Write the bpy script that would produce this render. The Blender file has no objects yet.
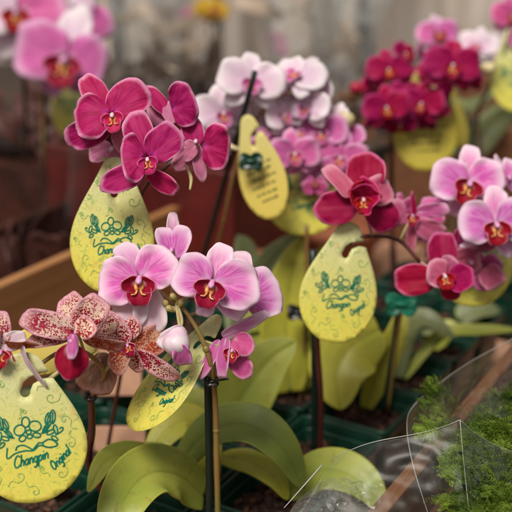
import bpy, math, random
from mathutils import Vector, Matrix, noise
from mathutils.geometry import delaunay_2d_cdt
R = math.radians
random.seed(7)
sc = bpy.context.scene
COL = sc.collection
# ------------------------------------------------------------------ camera
H = 0.48
TILT = R(20)
XR = Vector((1, 0, 0)); UP = Vector((0, math.sin(TILT), math.cos(TILT))); FW = Vector((0, math.cos(TILT), -math.sin(TILT)))
CAM = Vector((0, 0, H))
def at(px, py, d):
    """point seen at (px,py) of the 512 picture, at d metres along the view axis"""
    return CAM + d*(FW + XR*((px-256)/1024) + UP*((256-py)/1024))
def aty(px, py, Y):
    v = (256-py)/1024
    return at(px, py, Y/(FW.y + v*UP.y))
PX = 1/1024                                # metres per pixel per metre of depth
YAW = R(31)
E1 = Vector((math.sin(YAW), math.cos(YAW), 0)); E2 = Vector((math.cos(YAW), -math.sin(YAW), 0))
O = Vector((-.03, .652, 0))
def cell(i, j, z=0): return O + E2*(i*.087) + E1*(j*.087) + Vector((0, 0, z))

# ------------------------------------------------------------------ materials
def newmat(name):
    m = bpy.data.materials.new(name); m.use_nodes = True
    nt = m.node_tree; nt.nodes.clear()
    return m, nt
class N:
    def __init__(s, nt): s.nt = nt
    def n(s, t, **kw):
        o = s.nt.nodes.new(t)
        for k, v in kw.items():
            if k.startswith('i_'): 
                key = k[2:]
                key = int(key) if key.isdigit() else key.replace('_', ' ')
                s.set(o, key, v)
            else: setattr(o, k, v)
        return o
    def set(s, o, key, v):
        if isinstance(v, bpy.types.NodeSocket): s.nt.links.new(v, o.inputs[key])
        else: o.inputs[key].default_value = v
    def math(s, op, a, b=0.0, c=0.0, clamp=False):
        o = s.nt.nodes.new('ShaderNodeMath'); o.operation = op; o.use_clamp = clamp
        s.set(o, 0, a); s.set(o, 1, b); s.set(o, 2, c)
        return o.outputs[0]
    def ramp(s, v, a, b, smooth=True):
        o = s.nt.nodes.new('ShaderNodeMapRange'); o.interpolation_type = 'SMOOTHSTEP' if smooth else 'LINEAR'
        s.set(o, 0, v); o.inputs[1].default_value = a; o.inputs[2].default_value = b
        return o.outputs[0]
    def mix(s, f, a, b, mode='MIX'):
        o = s.nt.nodes.new('ShaderNodeMix'); o.data_type = 'RGBA'; o.blend_type = mode
        s.set(o, 0, f)
        for k, v in ((6, a), (7, b)):
            if isinstance(v, bpy.types.NodeSocket): s.nt.links.new(v, o.inputs[k])
            else: o.inputs[k].default_value = tuple(v)+((1,) if len(v) == 3 else ())
        return o.outputs[2]
    def noise(s, vec, scale, detail=2, rough=.5, dist=0):
        o = s.nt.nodes.new('ShaderNodeTexNoise')
        if vec is not None: s.nt.links.new(vec, o.inputs['Vector'])
        o.inputs['Scale'].default_value = scale; o.inputs['Detail'].default_value = detail
        o.inputs['Roughness'].default_value = rough; o.inputs['Distortion'].default_value = dist
        return o.outputs[0]
    def comb(s, x, y, z=0.0):
        o = s.nt.nodes.new('ShaderNodeCombineXYZ'); s.set(o, 0, x); s.set(o, 1, y); s.set(o, 2, z)
        return o.outputs[0]
    def sep(s, v):
        o = s.nt.nodes.new('ShaderNodeSeparateXYZ'); s.nt.links.new(v, o.inputs[0]); return o.outputs
    def tc(s, k): return s.nt.nodes.new('ShaderNodeTexCoord').outputs[k]
    def rnd(s): return s.nt.nodes.new('ShaderNodeObjectInfo').outputs['Random']
    def out(s, sh):
        o = s.nt.nodes.new('ShaderNodeOutputMaterial'); s.nt.links.new(sh, o.inputs[0])
    def bsdf(s, col, rough=.5, bump=None, bstr=.3, bdist=.001, spec=.5, trans=0, coat=0):
        p = s.nt.nodes.new('ShaderNodeBsdfPrincipled')
        s.set(p, 'Base Color', col if isinstance(col, bpy.types.NodeSocket) else tuple(col)+(1,))
        s.set(p, 'Roughness', rough); s.set(p, 'Specular IOR Level', spec); s.set(p, 'Coat Weight', coat)
        if bump is not None:
            b = s.nt.nodes.new('ShaderNodeBump'); b.inputs['Strength'].default_value = bstr; b.inputs['Distance'].default_value = bdist
            s.nt.links.new(bump, b.inputs['Height']); s.nt.links.new(b.outputs[0], p.inputs['Normal'])
        sh = p.outputs[0]
        if trans:
            t = s.nt.nodes.new('ShaderNodeBsdfTranslucent')
            s.set(t, 0, col if isinstance(col, bpy.types.NodeSocket) else tuple(col)+(1,))
            m = s.nt.nodes.new('ShaderNodeMixShader'); m.inputs[0].default_value = trans
            s.nt.links.new(sh, m.inputs[1]); s.nt.links.new(t.outputs[0], m.inputs[2]); sh = m.outputs[0]
        s.out(sh); return p

def petal_mat(name, centre, mid, edge, vein, vstr=.6, e0=.72, e1=1.0, spots=None, blotch=None, trans=.33, rough=.55, c1=.3):
    m, nt = newmat(name); k = N(nt)
    s, t, _ = k.sep(k.tc('UV'))
    rnd = k.rnd()
    tt = k.math('ADD', k.math('MULTIPLY', t, 34.0), k.math('MULTIPLY', rnd, 50.0))
    v = k.comb(tt, k.math('MULTIPLY', s, 1.6), rnd)
    nv = k.noise(v, 1.0, 3, .6, .35)
    vf = k.math('MULTIPLY', k.ramp(nv, .44, .58), vstr)
    obn = k.noise(k.tc('Object'), 160, 3)
    col = k.mix(k.math('MULTIPLY', obn, .35), mid, [c*.8 for c in vein])
    col = k.mix(vf, col, vein)
    sj = k.math('ADD', s, k.math('MULTIPLY', k.math('SUBTRACT', nv, .5), .10))
    col = k.mix(k.ramp(sj, e0, e1), col, edge)
    col = k.mix(k.math('SUBTRACT', 1.0, k.ramp(s, .02, c1)), col, centre)
    if spots:
        vo = nt.nodes.new('ShaderNodeTexVoronoi'); vo.inputs['Scale'].default_value = 740; vo.inputs['Randomness'].default_value = .85
        nt.links.new(k.tc('Object'), vo.inputs['Vector'])
        big = k.noise(k.tc('Object'), 90, 2)
        sp = k.math('SUBTRACT', k.math('MULTIPLY', big, 1.22), vo.outputs[0])
        f = k.ramp(sp, .0, .13)
        f = k.math('MULTIPLY', f, k.math('SUBTRACT', 1.0, k.math('MULTIPLY', k.ramp(s, .72, .98), .75)))
        col = k.mix(f, col, spots)
        if blotch: col = k.mix(k.math('MULTIPLY', k.math('SUBTRACT', 1.0, k.ramp(s, .12, .38)), k.ramp(big, .35, .5)), col, blotch)
    hs = nt.nodes.new('ShaderNodeHueSaturation'); nt.links.new(col, hs.inputs['Color'])
    k.set(hs, 'Value', k.math('ADD', .9, k.math('MULTIPLY', rnd, .2)))
    k.set(hs, 'Hue', k.math('ADD', .49, k.math('MULTIPLY', rnd, .02)))
    k.bsdf(hs.outputs[0], rough, bump=nv, bstr=.3, bdist=.0008, spec=.16, trans=trans)
    return m
M = {}
def pm(kind, **kw): M[kind] = petal_mat(kind+'_petal', **kw)
pm('magenta', centre=(.62, .05, .32), mid=(.58, .022, .175), edge=(.86, .36, .58), vein=(.38, .004, .08), vstr=.8, e0=.86, e1=1.0)
pm('magenta_back', centre=(.7, .34, .48), mid=(.68, .25, .40), edge=(.80, .44, .56), vein=(.58, .14, .30), vstr=.5, e0=.8)
pm('crimson', centre=(.5, .015, .14), mid=(.45, .006, .068), edge=(.78, .20, .40), vein=(.32, .002, .035), vstr=.75, e0=.89, e1=1.0)
pm('crimson_back', centre=(.66, .24, .34), mid=(.60, .14, .26), edge=(.74, .34, .46), vein=(.5, .08, .18), vstr=.5)
pm('deep', centre=(.50, .015, .18), mid=(.47, .006, .105), edge=(.62, .07, .24), vein=(.28, .002, .04), vstr=.5, e0=.85)
pm('pale', centre=(.86, .56, .82), mid=(.80, .31, .65), edge=(.90, .68, .82), vein=(.68, .10, .48), vstr=.85, e0=.60, e1=.99, c1=.36)
pm('pale_sepal', centre=(.86, .62, .82), mid=(.83, .46, .70), edge=(.90, .70, .82), vein=(.74, .20, .54), vstr=.7, e0=.55, e1=.98, c1=.36)
pm('pale_back', centre=(.86, .78, .80), mid=(.84, .66, .76), edge=(.87, .78, .82), vein=(.78, .52, .68), vstr=.4, e0=.6)
pm('white', centre=(.90, .78, .86), mid=(.88, .72, .84), edge=(.92, .85, .88), vein=(.82, .55, .74), vstr=.5, e0=.5)
pm('mauve', centre=(.82, .5, .72), mid=(.72, .19, .47), edge=(.82, .46, .68), vein=(.62, .09, .36), vstr=.5, e0=.7)
pm('rose', centre=(.7, .3, .5), mid=(.68, .13, .36), edge=(.80, .38, .58), vein=(.58, .06, .26), vstr=.6, e0=.8)
pm('spotted', centre=(.66, .30, .28), mid=(.87, .71, .54), edge=(.84, .46, .54), vein=(.80, .48, .46), vstr=.6, e0=.68, spots=(.36, .012, .035), blotch=(.40, .008, .03))
pm('spotted_back', centre=(.66, .42, .26), mid=(.74, .50, .32), edge=(.76, .44, .42), vein=(.62, .22, .16), vstr=.6, e0=.75, spots=(.46, .07, .03))
pm('dusky', centre=(.5, .34, .22), mid=(.60, .42, .30), edge=(.66, .40, .36), vein=(.42, .20, .14), vstr=.9, e0=.8, trans=.5)
pm('lip_red', centre=(.88, .60, .56), mid=(.33, .004, .024), edge=(.78, .28, .40), vein=(.27, .003, .015), vstr=.4, e0=.93, e1=1.02, trans=.15, c1=.5)
pm('lip_dark', centre=(.55, .12, .02), mid=(.34, .006, .022), edge=(.50, .02, .08), vein=(.28, .004, .01), vstr=.4, e0=.9, trans=.12, c1=.3)
pm('lip_magenta', centre=(.62, .16, .03), mid=(.56, .02, .14), edge=(.7, .12, .3), vein=(.45, .01, .06), vstr=.4, e0=.9, trans=.15)
pm('yellow', centre=(.7, .4, .02), mid=(.72, .48, .03), edge=(.75, .55, .08), vein=(.6, .3, .02))

def simple(name, col, rough=.5, var=.25, scale=40, bstr=.3, bdist=.001, spec=.5, trans=0, dark=None, stretch=None, coat=0, detail=4):
    m, nt = newmat(name); k = N(nt)
    co = k.tc('Object')
    if stretch:
        mp = nt.nodes.new('ShaderNodeMapping'); nt.links.new(co, mp.inputs[0]); mp.inputs['Scale'].default_value = stretch; co = mp.outputs[0]
    n = k.noise(co, scale, detail, .6)
    d = dark or [c*(1-var) for c in col]
    c = k.mix(k.ramp(n, .35, .65), d, col)
    k.bsdf(c, rough, bump=n, bstr=bstr, bdist=bdist, spec=spec, trans=trans, coat=coat)
    M[name] = m; return m
simple('column_white', (.80, .56, .66), .4, .2, 300)
simple('column_pink', (.72, .34, .58), .4, .2, 300)
simple('pedicel_green', (.42, .44, .14), .45, .3, 200, dark=(.46, .30, .20), trans=.1)
simple('pedicel_pink', (.58, .28, .28), .45, .3, 200, trans=.1)
simple('stem_brown', (.28, .13, .045), .4, .5, 120, dark=(.20, .16, .04), stretch=(1, 1, .2))
simple('stem_red', (.10, .022, .016), .4, .4, 120, stretch=(1, 1, .2))
simple('stake_dark', (.008, .022, .016), .45, .5, 150, stretch=(1, 1, .1))
simple('stake_brown', (.035, .02, .014), .5, .5, 150)
simple('clip_green', (.006, .045, .028), .3, .3, 100)
simple('clip_mint', (.02, .34, .20), .3, .3, 200)
simple('clip_black', (.008, .008, .007), .35, .2, 100)
simple('pot_green', (.004, .038, .022), .42, .35, 60, bstr=.1, spec=.4)
simple('bark', (.065, .024, .012), .85, .7, 120, bstr=.8, bdist=.002)
simple('bark_pale', (.17, .075, .04), .85, .5, 120, bstr=.8, bdist=.002)
simple('soil', (.028, .014, .008), .95, .5, 150, bstr=1, bdist=.004)
simple('bud_white', (.86, .76, .80), .4, .1, 60, dark=(.80, .52, .68), trans=.2)
simple('bud_cream', (.78, .66, .36), .4, .2, 60, trans=.2)
simple('bud_red', (.5, .02, .07), .4, .3, 60, trans=.15)
simple('bud_green', (.50, .46, .16), .4, .4, 200, dark=(.40, .26, .10), trans=.1)
simple('fern_green', (.25, .35, .04), .5, .5, 60, dark=(.10, .18, .022), trans=.35)
simple('crate_red', (.115, .012, .010), .45, .4, 20, bstr=.1)
simple('terracotta', (.33, .10, .045), .8, .3, 25, bstr=.3)
simple('dark_maroon', (.075, .020, .013), .8, .6, 18, bstr=.2, spec=.15)
simple('table_brown', (.040, .022, .016), .6, .6, 8, bstr=.2)
simple('post_grey', (.05, .045, .045), .6, .4, 10)
simple('ink', (.0, .17, .105), .5, .3, 300, spec=.2, bstr=0)
simple('ink_dark', (.03, .05, .03), .5, .3, 300, spec=.2, bstr=0)
simple('ink_pale', (.28, .44, .12), .5, .3, 300, spec=.2, bstr=0)
simple('cardboard', (.50, .27, .17), .8, .2, 30)

def wood_mat(name, a, b, rough=.6):
    m, nt = newmat(name); k = N(nt)
    mp = nt.nodes.new('ShaderNodeMapping'); nt.links.new(k.tc('Object'), mp.inputs[0])
    mp.inputs['Rotation'].default_value = (0, 0, YAW)
    sp = k.sep(mp.outputs[0])
    v = k.comb(k.math('MULTIPLY', sp[0], 60.0), k.math('MULTIPLY', sp[1], 3.0), k.math('MULTIPLY', sp[2], 60.0))
    n = k.noise(v, 1.3, 5, .65, 1.2); n2 = k.noise(v, 7, 3, .6)
    c = k.mix(k.ramp(n, .3, .7), b, a); c = k.mix(k.math('MULTIPLY', k.ramp(n2, .5, .75), .5), c, [x*.55 for x in b])
    k.bsdf(c, rough, bump=n2, bstr=.4, bdist=.0015)
    M[name] = m
wood_mat('wood', (.42, .20, .075), (.30, .125, .042))
wood_mat('wood_dark', (.15, .05, .028), (.08, .026, .016))
wood_mat('wood_dark2', (.21, .088, .036), (.11, .04, .02))
wood_mat('wood_orange', (.20, .078, .026), (.11, .04, .016))

def leaf_mat(name, a, b, rib, trans=.25):
    m, nt = newmat(name); k = N(nt)
    u, v, _ = k.sep(k.tc('UV'))
    rnd = k.rnd()
    n = k.noise(k.tc('Object'), 28, 4, .6)
    st = k.noise(k.comb(k.math('MULTIPLY', v, 40.0), k.math('MULTIPLY', u, 2.0), rnd), 1, 3)
    c = k.mix(k.ramp(n, .3, .7), a, b)
    c = k.mix(k.math('MULTIPLY', k.ramp(st, .45, .7), .25), c, rib)
    r = k.math('ABSOLUTE', k.math('SUBTRACT', v, .5))
    c = k.mix(k.math('MULTIPLY', k.math('SUBTRACT', 1.0, k.ramp(r, .004, .045)), .55), c, rib)
    c = k.mix(k.ramp(r, .47, .5), c, [min(1, x*1.5) for x in a])
    sm = k.noise(k.tc('Object'), 150, 2)
    c = k.mix(k.math('MULTIPLY', k.ramp(sm, .62, .70), .45), c, (.30, .20, .05))
    dust = k.noise(k.tc('Object'), 420, 3, .7)
    c = k.mix(k.math('MULTIPLY', k.ramp(dust, .55, .75), .16), c, (.62, .60, .46))
    big = k.noise(k.tc('Object'), 11, 3, .5)
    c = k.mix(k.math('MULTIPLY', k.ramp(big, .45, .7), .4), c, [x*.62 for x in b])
    hs = nt.nodes.new('ShaderNodeHueSaturation'); nt.links.new(c, hs.inputs['Color'])
    k.set(hs, 'Value', k.math('ADD', .88, k.math('MULTIPLY', rnd, .24)))
    k.bsdf(hs.outputs[0], k.math('ADD', .26, k.math('MULTIPLY', dust, .34)), bump=st, bstr=.12, bdist=.0010, spec=.42, trans=trans)
    M[name] = m
leaf_mat('leaf_lime', (.42, .43, .07), (.31, .37, .055), (.20, .25, .03))
leaf_mat('leaf_green', (.29, .34, .065), (.19, .25, .05), (.14, .19, .035))
leaf_mat('leaf_yellow', (.56, .51, .06), (.44, .44, .055), (.33, .31, .03))
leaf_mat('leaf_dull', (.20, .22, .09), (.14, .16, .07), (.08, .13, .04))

def tag_mat(name, low, high, fade0, fade1, pattern=True):
    m, nt = newmat(name); k = N(nt)
    u, v, _ = k.sep(k.tc('UV'))
    n = k.noise(k.tc('Object'), 70, 3)
    f = k.ramp(k.math('ADD', v, k.math('MULTIPLY', k.math('SUBTRACT', n, .5), .2)), fade0, fade1)
    c = k.mix(f, low, high)
    if pattern:
        n2 = k.noise(k.tc('Object'), 120, 3)
        c = k.mix(k.math('MULTIPLY', k.ramp(n2, .56, .7), .35), c, (.70, .40, .10))
        n3 = k.noise(k.tc('Object'), 75, 1, .4, 2.2)
        ln = k.math('ABSOLUTE', k.math('SUBTRACT', n3, .5))
        c = k.mix(k.math('MULTIPLY', k.math('SUBTRACT', 1.0, k.ramp(ln, .004, .016)), .5), c, (.22, .42, .10))
        n5 = k.noise(k.tc('Object'), 130, 1, .4, 3.0); ln5 = k.math('ABSOLUTE', k.math('SUBTRACT', n5, .47))
        c = k.mix(k.math('MULTIPLY', k.math('SUBTRACT', 1.0, k.ramp(ln5, .004, .018)), .35), c, (.30, .46, .12))
        n4 = k.noise(k.tc('Object'), 95, 1, .4, 2.8)
        c = k.mix(k.math('MULTIPLY', k.ramp(n4, .66, .74), .45), c, (.10, .34, .08))
    k.bsdf(c, .42, spec=.35, trans=.18)
    M[name] = m
tag_mat('tag_face', (.76, .68, .11), (.69, .69, .36), .15, .95)
tag_mat('tag_back', (.72, .57, .12), (.68, .60, .22), .2, .9, False)
tag_mat('tag_olive', (.55, .43, .05), (.50, .40, .08), .2, .9)

def film_mat(name, haze, base):
    m, nt = newmat(name); k = N(nt)
    t = nt.nodes.new('ShaderNodeBsdfTransparent'); t.inputs[0].default_value = (.97, .98, .97, 1)
    p = nt.nodes.new('ShaderNodeBsdfPrincipled'); p.inputs['Base Color'].default_value = (.8, .8, .78, 1); p.inputs['Roughness'].default_value = .16
    g = nt.nodes.new('ShaderNodeBsdfGlossy'); g.inputs['Roughness'].default_value = .26
    bn = nt.nodes.new('ShaderNodeBump'); bn.inputs['Strength'].default_value = .35; bn.inputs['Distance'].default_value = .003
    nt.links.new(k.noise(k.tc('Object'), 28, 2, .5, .3), bn.inputs['Height'])
    nt.links.new(bn.outputs[0], g.inputs['Normal']); nt.links.new(bn.outputs[0], p.inputs['Normal'])
    fr = nt.nodes.new('ShaderNodeFresnel'); fr.inputs[0].default_value = 1.45; nt.links.new(bn.outputs[0], fr.inputs['Normal'])
    a = nt.nodes.new('ShaderNodeMixShader'); k.set(a, 0, k.math('ADD', k.math('MULTIPLY', fr.outputs[0], base), .0, clamp=True))
    nt.links.new(t.outputs[0], a.inputs[1]); nt.links.new(g.outputs[0], a.inputs[2])
    b = nt.nodes.new('ShaderNodeMixShader')
    k.set(b, 0, k.math('MULTIPLY', k.ramp(k.noise(k.tc('Object'), 22, 3), .3, .8), haze))
    nt.links.new(a.outputs[0], b.inputs[1]); nt.links.new(p.outputs[0], b.inputs[2])
    k.out(b.outputs[0]); M[name] = m
film_mat('film', .008, .17)
film_mat('film_hazy', .04, .30)
film_mat('film_milky', .35, .6)
simple('film_edge', (.50, .50, .46), .3, .1, 50, trans=.3)

def curtain_mat():
    m, nt = newmat('curtain'); k = N(nt)
    sp = k.sep(k.tc('Object'))
    n = k.noise(k.comb(k.math('MULTIPLY', sp[0], 5.0), 0.0, k.math('MULTIPLY', sp[2], .9)), 1.2, 3)
    n2 = k.noise(k.tc('Object'), 3.5, 3)
    c = k.mix(k.ramp(n, .3, .7), (.50, .41, .35), (.84, .75, .66))
    c = k.mix(k.math('MULTIPLY', k.ramp(n2, .5, .75), .6), c, (.30, .17, .14))
    k.bsdf(c, .5, trans=.2); M['curtain'] = m
curtain_mat()

# ------------------------------------------------------------------ object helpers
WL = {}
def link(o, parent, loc):
    COL.objects.link(o); loc = Vector(loc)
    WL[o.name] = loc.copy()
    if parent is not None:
        o.parent = parent; o.location = loc - WL[parent.name]
    else: o.location = loc
    return o
def empty(name, loc, label, cat, group=None):
    o = bpy.data.objects.new(name, None); o.empty_display_size = .02
    link(o, None, loc); o['label'] = label; o['category'] = cat
    if group: o['group'] = group
    return o
def tag(o, label, cat, group=None, kind=None):
    if label: o['label'] = label
    if cat: o['category'] = cat
    if group: o['group'] = group
    if kind: o['kind'] = kind
    return o
class MB:
    def __init__(s): s.v = []; s.f = []; s.m = []; s.uv = {}
    def add(s, vs, fs, mi=0, uvs=None):
        b = len(s.v); s.v += [Vector(v) for v in vs]
        for f in fs: s.f.append([b+i for i in f]); s.m.append(mi)
        if uvs:
            for i, u in enumerate(uvs): s.uv[b+i] = u
    def build(s, name, mats, parent, origin, smooth=True, mods=()):
        me = bpy.data.meshes.new(name); origin = Vector(origin)
        me.from_pydata([v-origin for v in s.v], [], s.f)
        if not isinstance(mats, (list, tuple)): mats = [mats]
        for m in mats: me.materials.append(M[m] if isinstance(m, str) else m)
        me.polygons.foreach_set('material_index', s.m)
        me.polygons.foreach_set('use_smooth', [smooth]*len(me.polygons))
        if s.uv:
            ul = me.uv_layers.new(name='UVMap')
            for l in me.loops: ul.data[l.index].uv = s.uv.get(l.vertex_index, (0, 0))
        me.update()
        o = bpy.data.objects.new(name, me)
        link(o, parent, origin)
        for md in mods:
            if md[0] == 'solid':
                q = o.modifiers.new('s', 'SOLIDIFY'); q.thickness = md[1]; q.offset = 0
                if len(md) > 2: q.material_offset = md[2]
            elif md[0] == 'bevel':
                q = o.modifiers.new('b', 'BEVEL'); q.width = md[1]; q.segments = 3
            elif md[0] == 'sub':
                q = o.modifiers.new('u', 'SUBSURF'); q.levels = md[1]; q.render_levels = md[1]
        return o
def catmull(P, n):
    P = [Vector(p) for p in P]
    if len(P) < 3: return [P[0].lerp(P[-1], i/n) for i in range(n+1)]
    Q = [2*P[0]-P[1]] + P + [2*P[-1]-P[-2]]
    out = []; m = len(P)-1
    for i in range(n+1):
        t = i/n*m; k = min(int(t), m-1); t -= k
        a, b, c, d = Q[k:k+4]
        out.append(.5*((2*b) + (c-a)*t + (2*a-5*b+4*c-d)*t*t + (-a+3*b-3*c+d)*t**3))
    return out
def tube(mb, P, r, n=16, seg=10, mi=0, cap=True):
    pts = catmull(P, n)
    rr = r if isinstance(r, (list, tuple)) else [r, r]
    def rad(u):
        x = u*(len(rr)-1); k = min(int(x), len(rr)-2); return rr[k]+(rr[k+1]-rr[k])*(x-k)
    vs = []; ref = None
    for i, p in enumerate(pts):
        t = (pts[min(i+1, n)]-pts[max(i-1, 0)]).normalized()
        if ref is None: ref = t.orthogonal().normalized()
        ref = (ref - t*ref.dot(t)).normalized(); b = t.cross(ref)
        q = rad(i/n)
        for j in range(seg):
            a = 2*math.pi*j/seg; vs.append(p + (ref*math.cos(a)+b*math.sin(a))*q)
    fs = [[i*seg+j, i*seg+(j+1) % seg, (i+1)*seg+(j+1) % seg, (i+1)*seg+j] for i in range(n) for j in range(seg)]
    if cap: fs += [list(range(seg))[::-1], [n*seg+j for j in range(seg)]]
    mb.add(vs, fs, mi)
def ball(mb, c, ax, r, mi=0, n=12, prof=None):
    """egg along ax (Vector giving half length), radius r"""
    ax = Vector(ax); L = ax.length; t = ax.normalized(); a = t.orthogonal().normalized(); b = t.cross(a)
    vs = []; k = n
    for i in range(k+1):
        ph = math.pi*i/k; q = math.sin(ph)*(prof(i/k) if prof else 1)
        for j in range(n):
            th = 2*math.pi*j/n
            vs.append(Vector(c) - t*L*math.cos(ph) + (a*math.cos(th)+b*math.sin(th))*r*q)
    fs = [[i*n+j, i*n+(j+1) % n, (i+1)*n+(j+1) % n, (i+1)*n+j] for i in range(k) for j in range(n)]
    mb.add(vs, fs, mi)
def box(mb, c, ax, ay, az, mi=0):
    c = Vector(c); vs = [c + ax*i + ay*j + az*k for i in (-1, 1) for j in (-1, 1) for k in (-1, 1)]
    mb.add(vs, [[0, 1, 3, 2], [4, 6, 7, 5], [0, 4, 5, 1], [2, 3, 7, 6], [0, 2, 6, 4], [1, 5, 7, 3]], mi)

# ------------------------------------------------------------------ petals and flowers
def petal_into(mb, B, X, Nn, L, W, k=1.0, p=.8, bend=0., cup=0., ruf=.03, seed=0, ns=11, nt=40, mi=0, crease=.0, twist=0.):
    X = X.normalized(); Nn = (Nn - X*Nn.dot(X)).normalized(); Y = Nn.cross(X)
    rng = random.Random(seed); ph1, ph2 = rng.uniform(0, 6.28), rng.uniform(0, 6.28); asym = rng.uniform(-.07, .07)
    vs = []; uvs = []
    def put(x, y, s, ta):
        z = cup*y*y/max(W, 1e-6)*2.0
        z += ruf*W*(s**3)*(math.sin(ph1+ta*6.28*3)*.6+math.sin(ph2+ta*6.28*5)*.4)*(1-abs(1-2*ta)**6)
        z += .012*W*math.sin(y/W*30+ph2)*s*s + .010*W*math.sin(x/L*17+y/W*11+ph1)*s - .06*W*s**7*(.4+.6*math.sin(ph1+ta*9)**2)
        z -= crease*W*math.exp(-(y/(W*.07))**2)*(1-x/L)
        y += twist*0
        kk = bend/L
        if abs(kk) > 1e-5:
            a = kk*x; xx = math.sin(a)/kk; zz = -(1-math.cos(a))/kk
            xx += z*math.sin(a); zz += z*math.cos(a)
        else: xx, zz = x, z
        if twist:
            a = twist*x/L; y, zz = y*math.cos(a)-zz*math.sin(a), y*math.sin(a)+zz*math.cos(a)
        return B + X*xx + Y*y + Nn*zz
    vs.append(put(0, 0, 0, .5)); uvs.append((0, .5))
    for i in range(1, ns+1):
        s = (i/ns)**.85
        for j in range(nt+1):
            ta = j/nt; u = 1-abs(1-2*ta); sd = 1 if ta < .5 else -1
            x = L*(1-math.cos(math.pi*u))/2
            y = sd*W/2*(abs(math.sin(math.pi*min(1, u)**k))**p)*(1+asym*sd)
            oj = 1+.020*math.sin(ph2+ta*17)+.014*math.sin(ph1+ta*41)*min(1, u*4); x *= s*oj; y *= s*oj
            vs.append(put(x, y, s, ta)); uvs.append((s, ta))
    fs = [[0, 2+j, 1+j] for j in range(nt)]
    for i in range(ns-1):
        a = 1+i*(nt+1); b = a+nt+1
        fs += [[a+j+1, b+j+1, b+j, a+j] for j in range(nt)]
    mb.add(vs, fs, mi, uvs)
SEED = [100]
def petal(name, parent, B, T, W, roll=0, front='magenta', back=None, k=1., p=.8, bend=.25, cup=.15, ruf=.085, crease=.04, twist=0., lod=1., label=None):
    SEED[0] += 1
    X = T-B; L = X.length
    Nn = -FW; Nn = (Nn - X.normalized()*Nn.dot(X.normalized())).normalized()
    Nn = Matrix.Rotation(R(roll), 3, X.normalized()) @ Nn
    mb = MB(); petal_into(mb, B, X, Nn, L, W, k, p, bend, cup, ruf, SEED[0], ns=max(5, int(11*lod)), nt=max(16, int(44*lod)), crease=crease, twist=R(twist))
    o = mb.build(name, [front, back or front], parent, B, mods=[('solid', .00025, 1)])
    if label: o['label'] = label
    return o
KIND = {
 'magenta': dict(petal='magenta', sepal='magenta', back='magenta_back', lip='lip_magenta', col='column_white', ped='pedicel_pink'),
 'crimson': dict(petal='crimson', sepal='crimson', back='crimson_back', lip='lip_dark', col='column_white', ped='pedicel_pink'),
 'deep': dict(petal='deep', sepal='deep', back='crimson_back', lip='lip_dark', col='column_white', ped='pedicel_pink'),
 'pale': dict(petal='pale', sepal='pale_sepal', back='pale_back', lip='lip_red', col='column_pink', ped='pedicel_green'),
 'white': dict(petal='white', sepal='white', back='pale_back', lip='mauve', col='column_white', ped='pedicel_green'),
 'mauve': dict(petal='mauve', sepal='pale_sepal', back='pale_back', lip='lip_red', col='column_pink', ped='pedicel_green'),
 'blush': dict(petal='mauve', sepal='mauve', back='pale_back', lip='rose', col='column_white', ped='pedicel_green'),
 'rose': dict(petal='rose', sepal='rose', back='mauve', lip='lip_red', col='column_pink', ped='pedicel_green'),
 'spotted': dict(petal='spotted', sepal='spotted', back='spotted_back', lip='lip_red', col='column_pink', ped='pedicel_green'),
 'yellow': dict(petal='yellow', sepal='yellow', back='yellow', lip='lip_dark', col='column_white', ped='pedicel_green'),
}
def column(parent, C, nrm, dn, s, K, back_to=None):
    """the flower's own mesh: column knob and pedicel"""
    mb = MB()
    tube(mb, [C - nrm*s*.10 - dn*s*.06, C + nrm*s*.20 - dn*s*.06, C + nrm*s*.42 + dn*s*.0], [s*.14, s*.12, s*.11], 6, 10, 0)
    ball(mb, C + nrm*s*.44 + dn*s*.03, nrm*s*.14 + dn*s*.10, s*.13, 0, 12)
    e = back_to if back_to is not None else C - nrm*s*.9 + dn*s*.35
    tube(mb, [C - nrm*s*.06, C.lerp(e, .45) - nrm*s*.14, e], [.0014, .0010, .0012], 10, 8, 1)
    return mb.build('flower', [K['col'], K['ped']], parent, C)
def lip(parent, C, nrm, dn, side, s, K, lod=1.):
    """three lobed lip: broad mid lobe hanging forward, two side lobes standing up"""
    mb = MB(); SEED[0] += 1; n1 = max(5, int(8*lod)); n2 = max(14, int(30*lod))
    b = C + nrm*s*.12 + dn*s*.08
    petal_into(mb, b, dn*.9 + nrm*.55, (nrm*.9 - dn*.5), s*.95, s*.95, .95, .7, .5, .5, .05, SEED[0], n1, n2)
    for sg in (-1, 1):
        petal_into(mb, b + nrm*s*.02, side*sg*.95 + nrm*.45 + dn*.22, nrm*1.0 - side*sg*.35 + dn*.1, s*.80, s*.62, .9, .75, -.35, .45, .05, SEED[0]+sg, n1, n2)
    for q in (-1, 1): ball(mb, b + nrm*s*.18 + dn*s*.16 + side*q*s*.09, dn*s*.14 + nrm*s*.05, s*.085, 1, 8)
    for q in (-1, 1): tube(mb, [b + nrm*s*.2 + dn*s*.25 + side*q*s*.06, b + nrm*s*.3 + dn*s*.42 + side*q*s*.12, b + nrm*s*.36 + dn*s*.45 + side*q*s*.26], [s*.03, s*.012], 8, 6, 1)
    o = mb.build('lip', [K['lip'], 'callus', K['lip'], 'column_pink'], parent, b, mods=[('solid', .0007)])
    return o
simple('callus', (.70, .42, .12), .4, .4, 400, dark=(.6, .14, .05))

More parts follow.
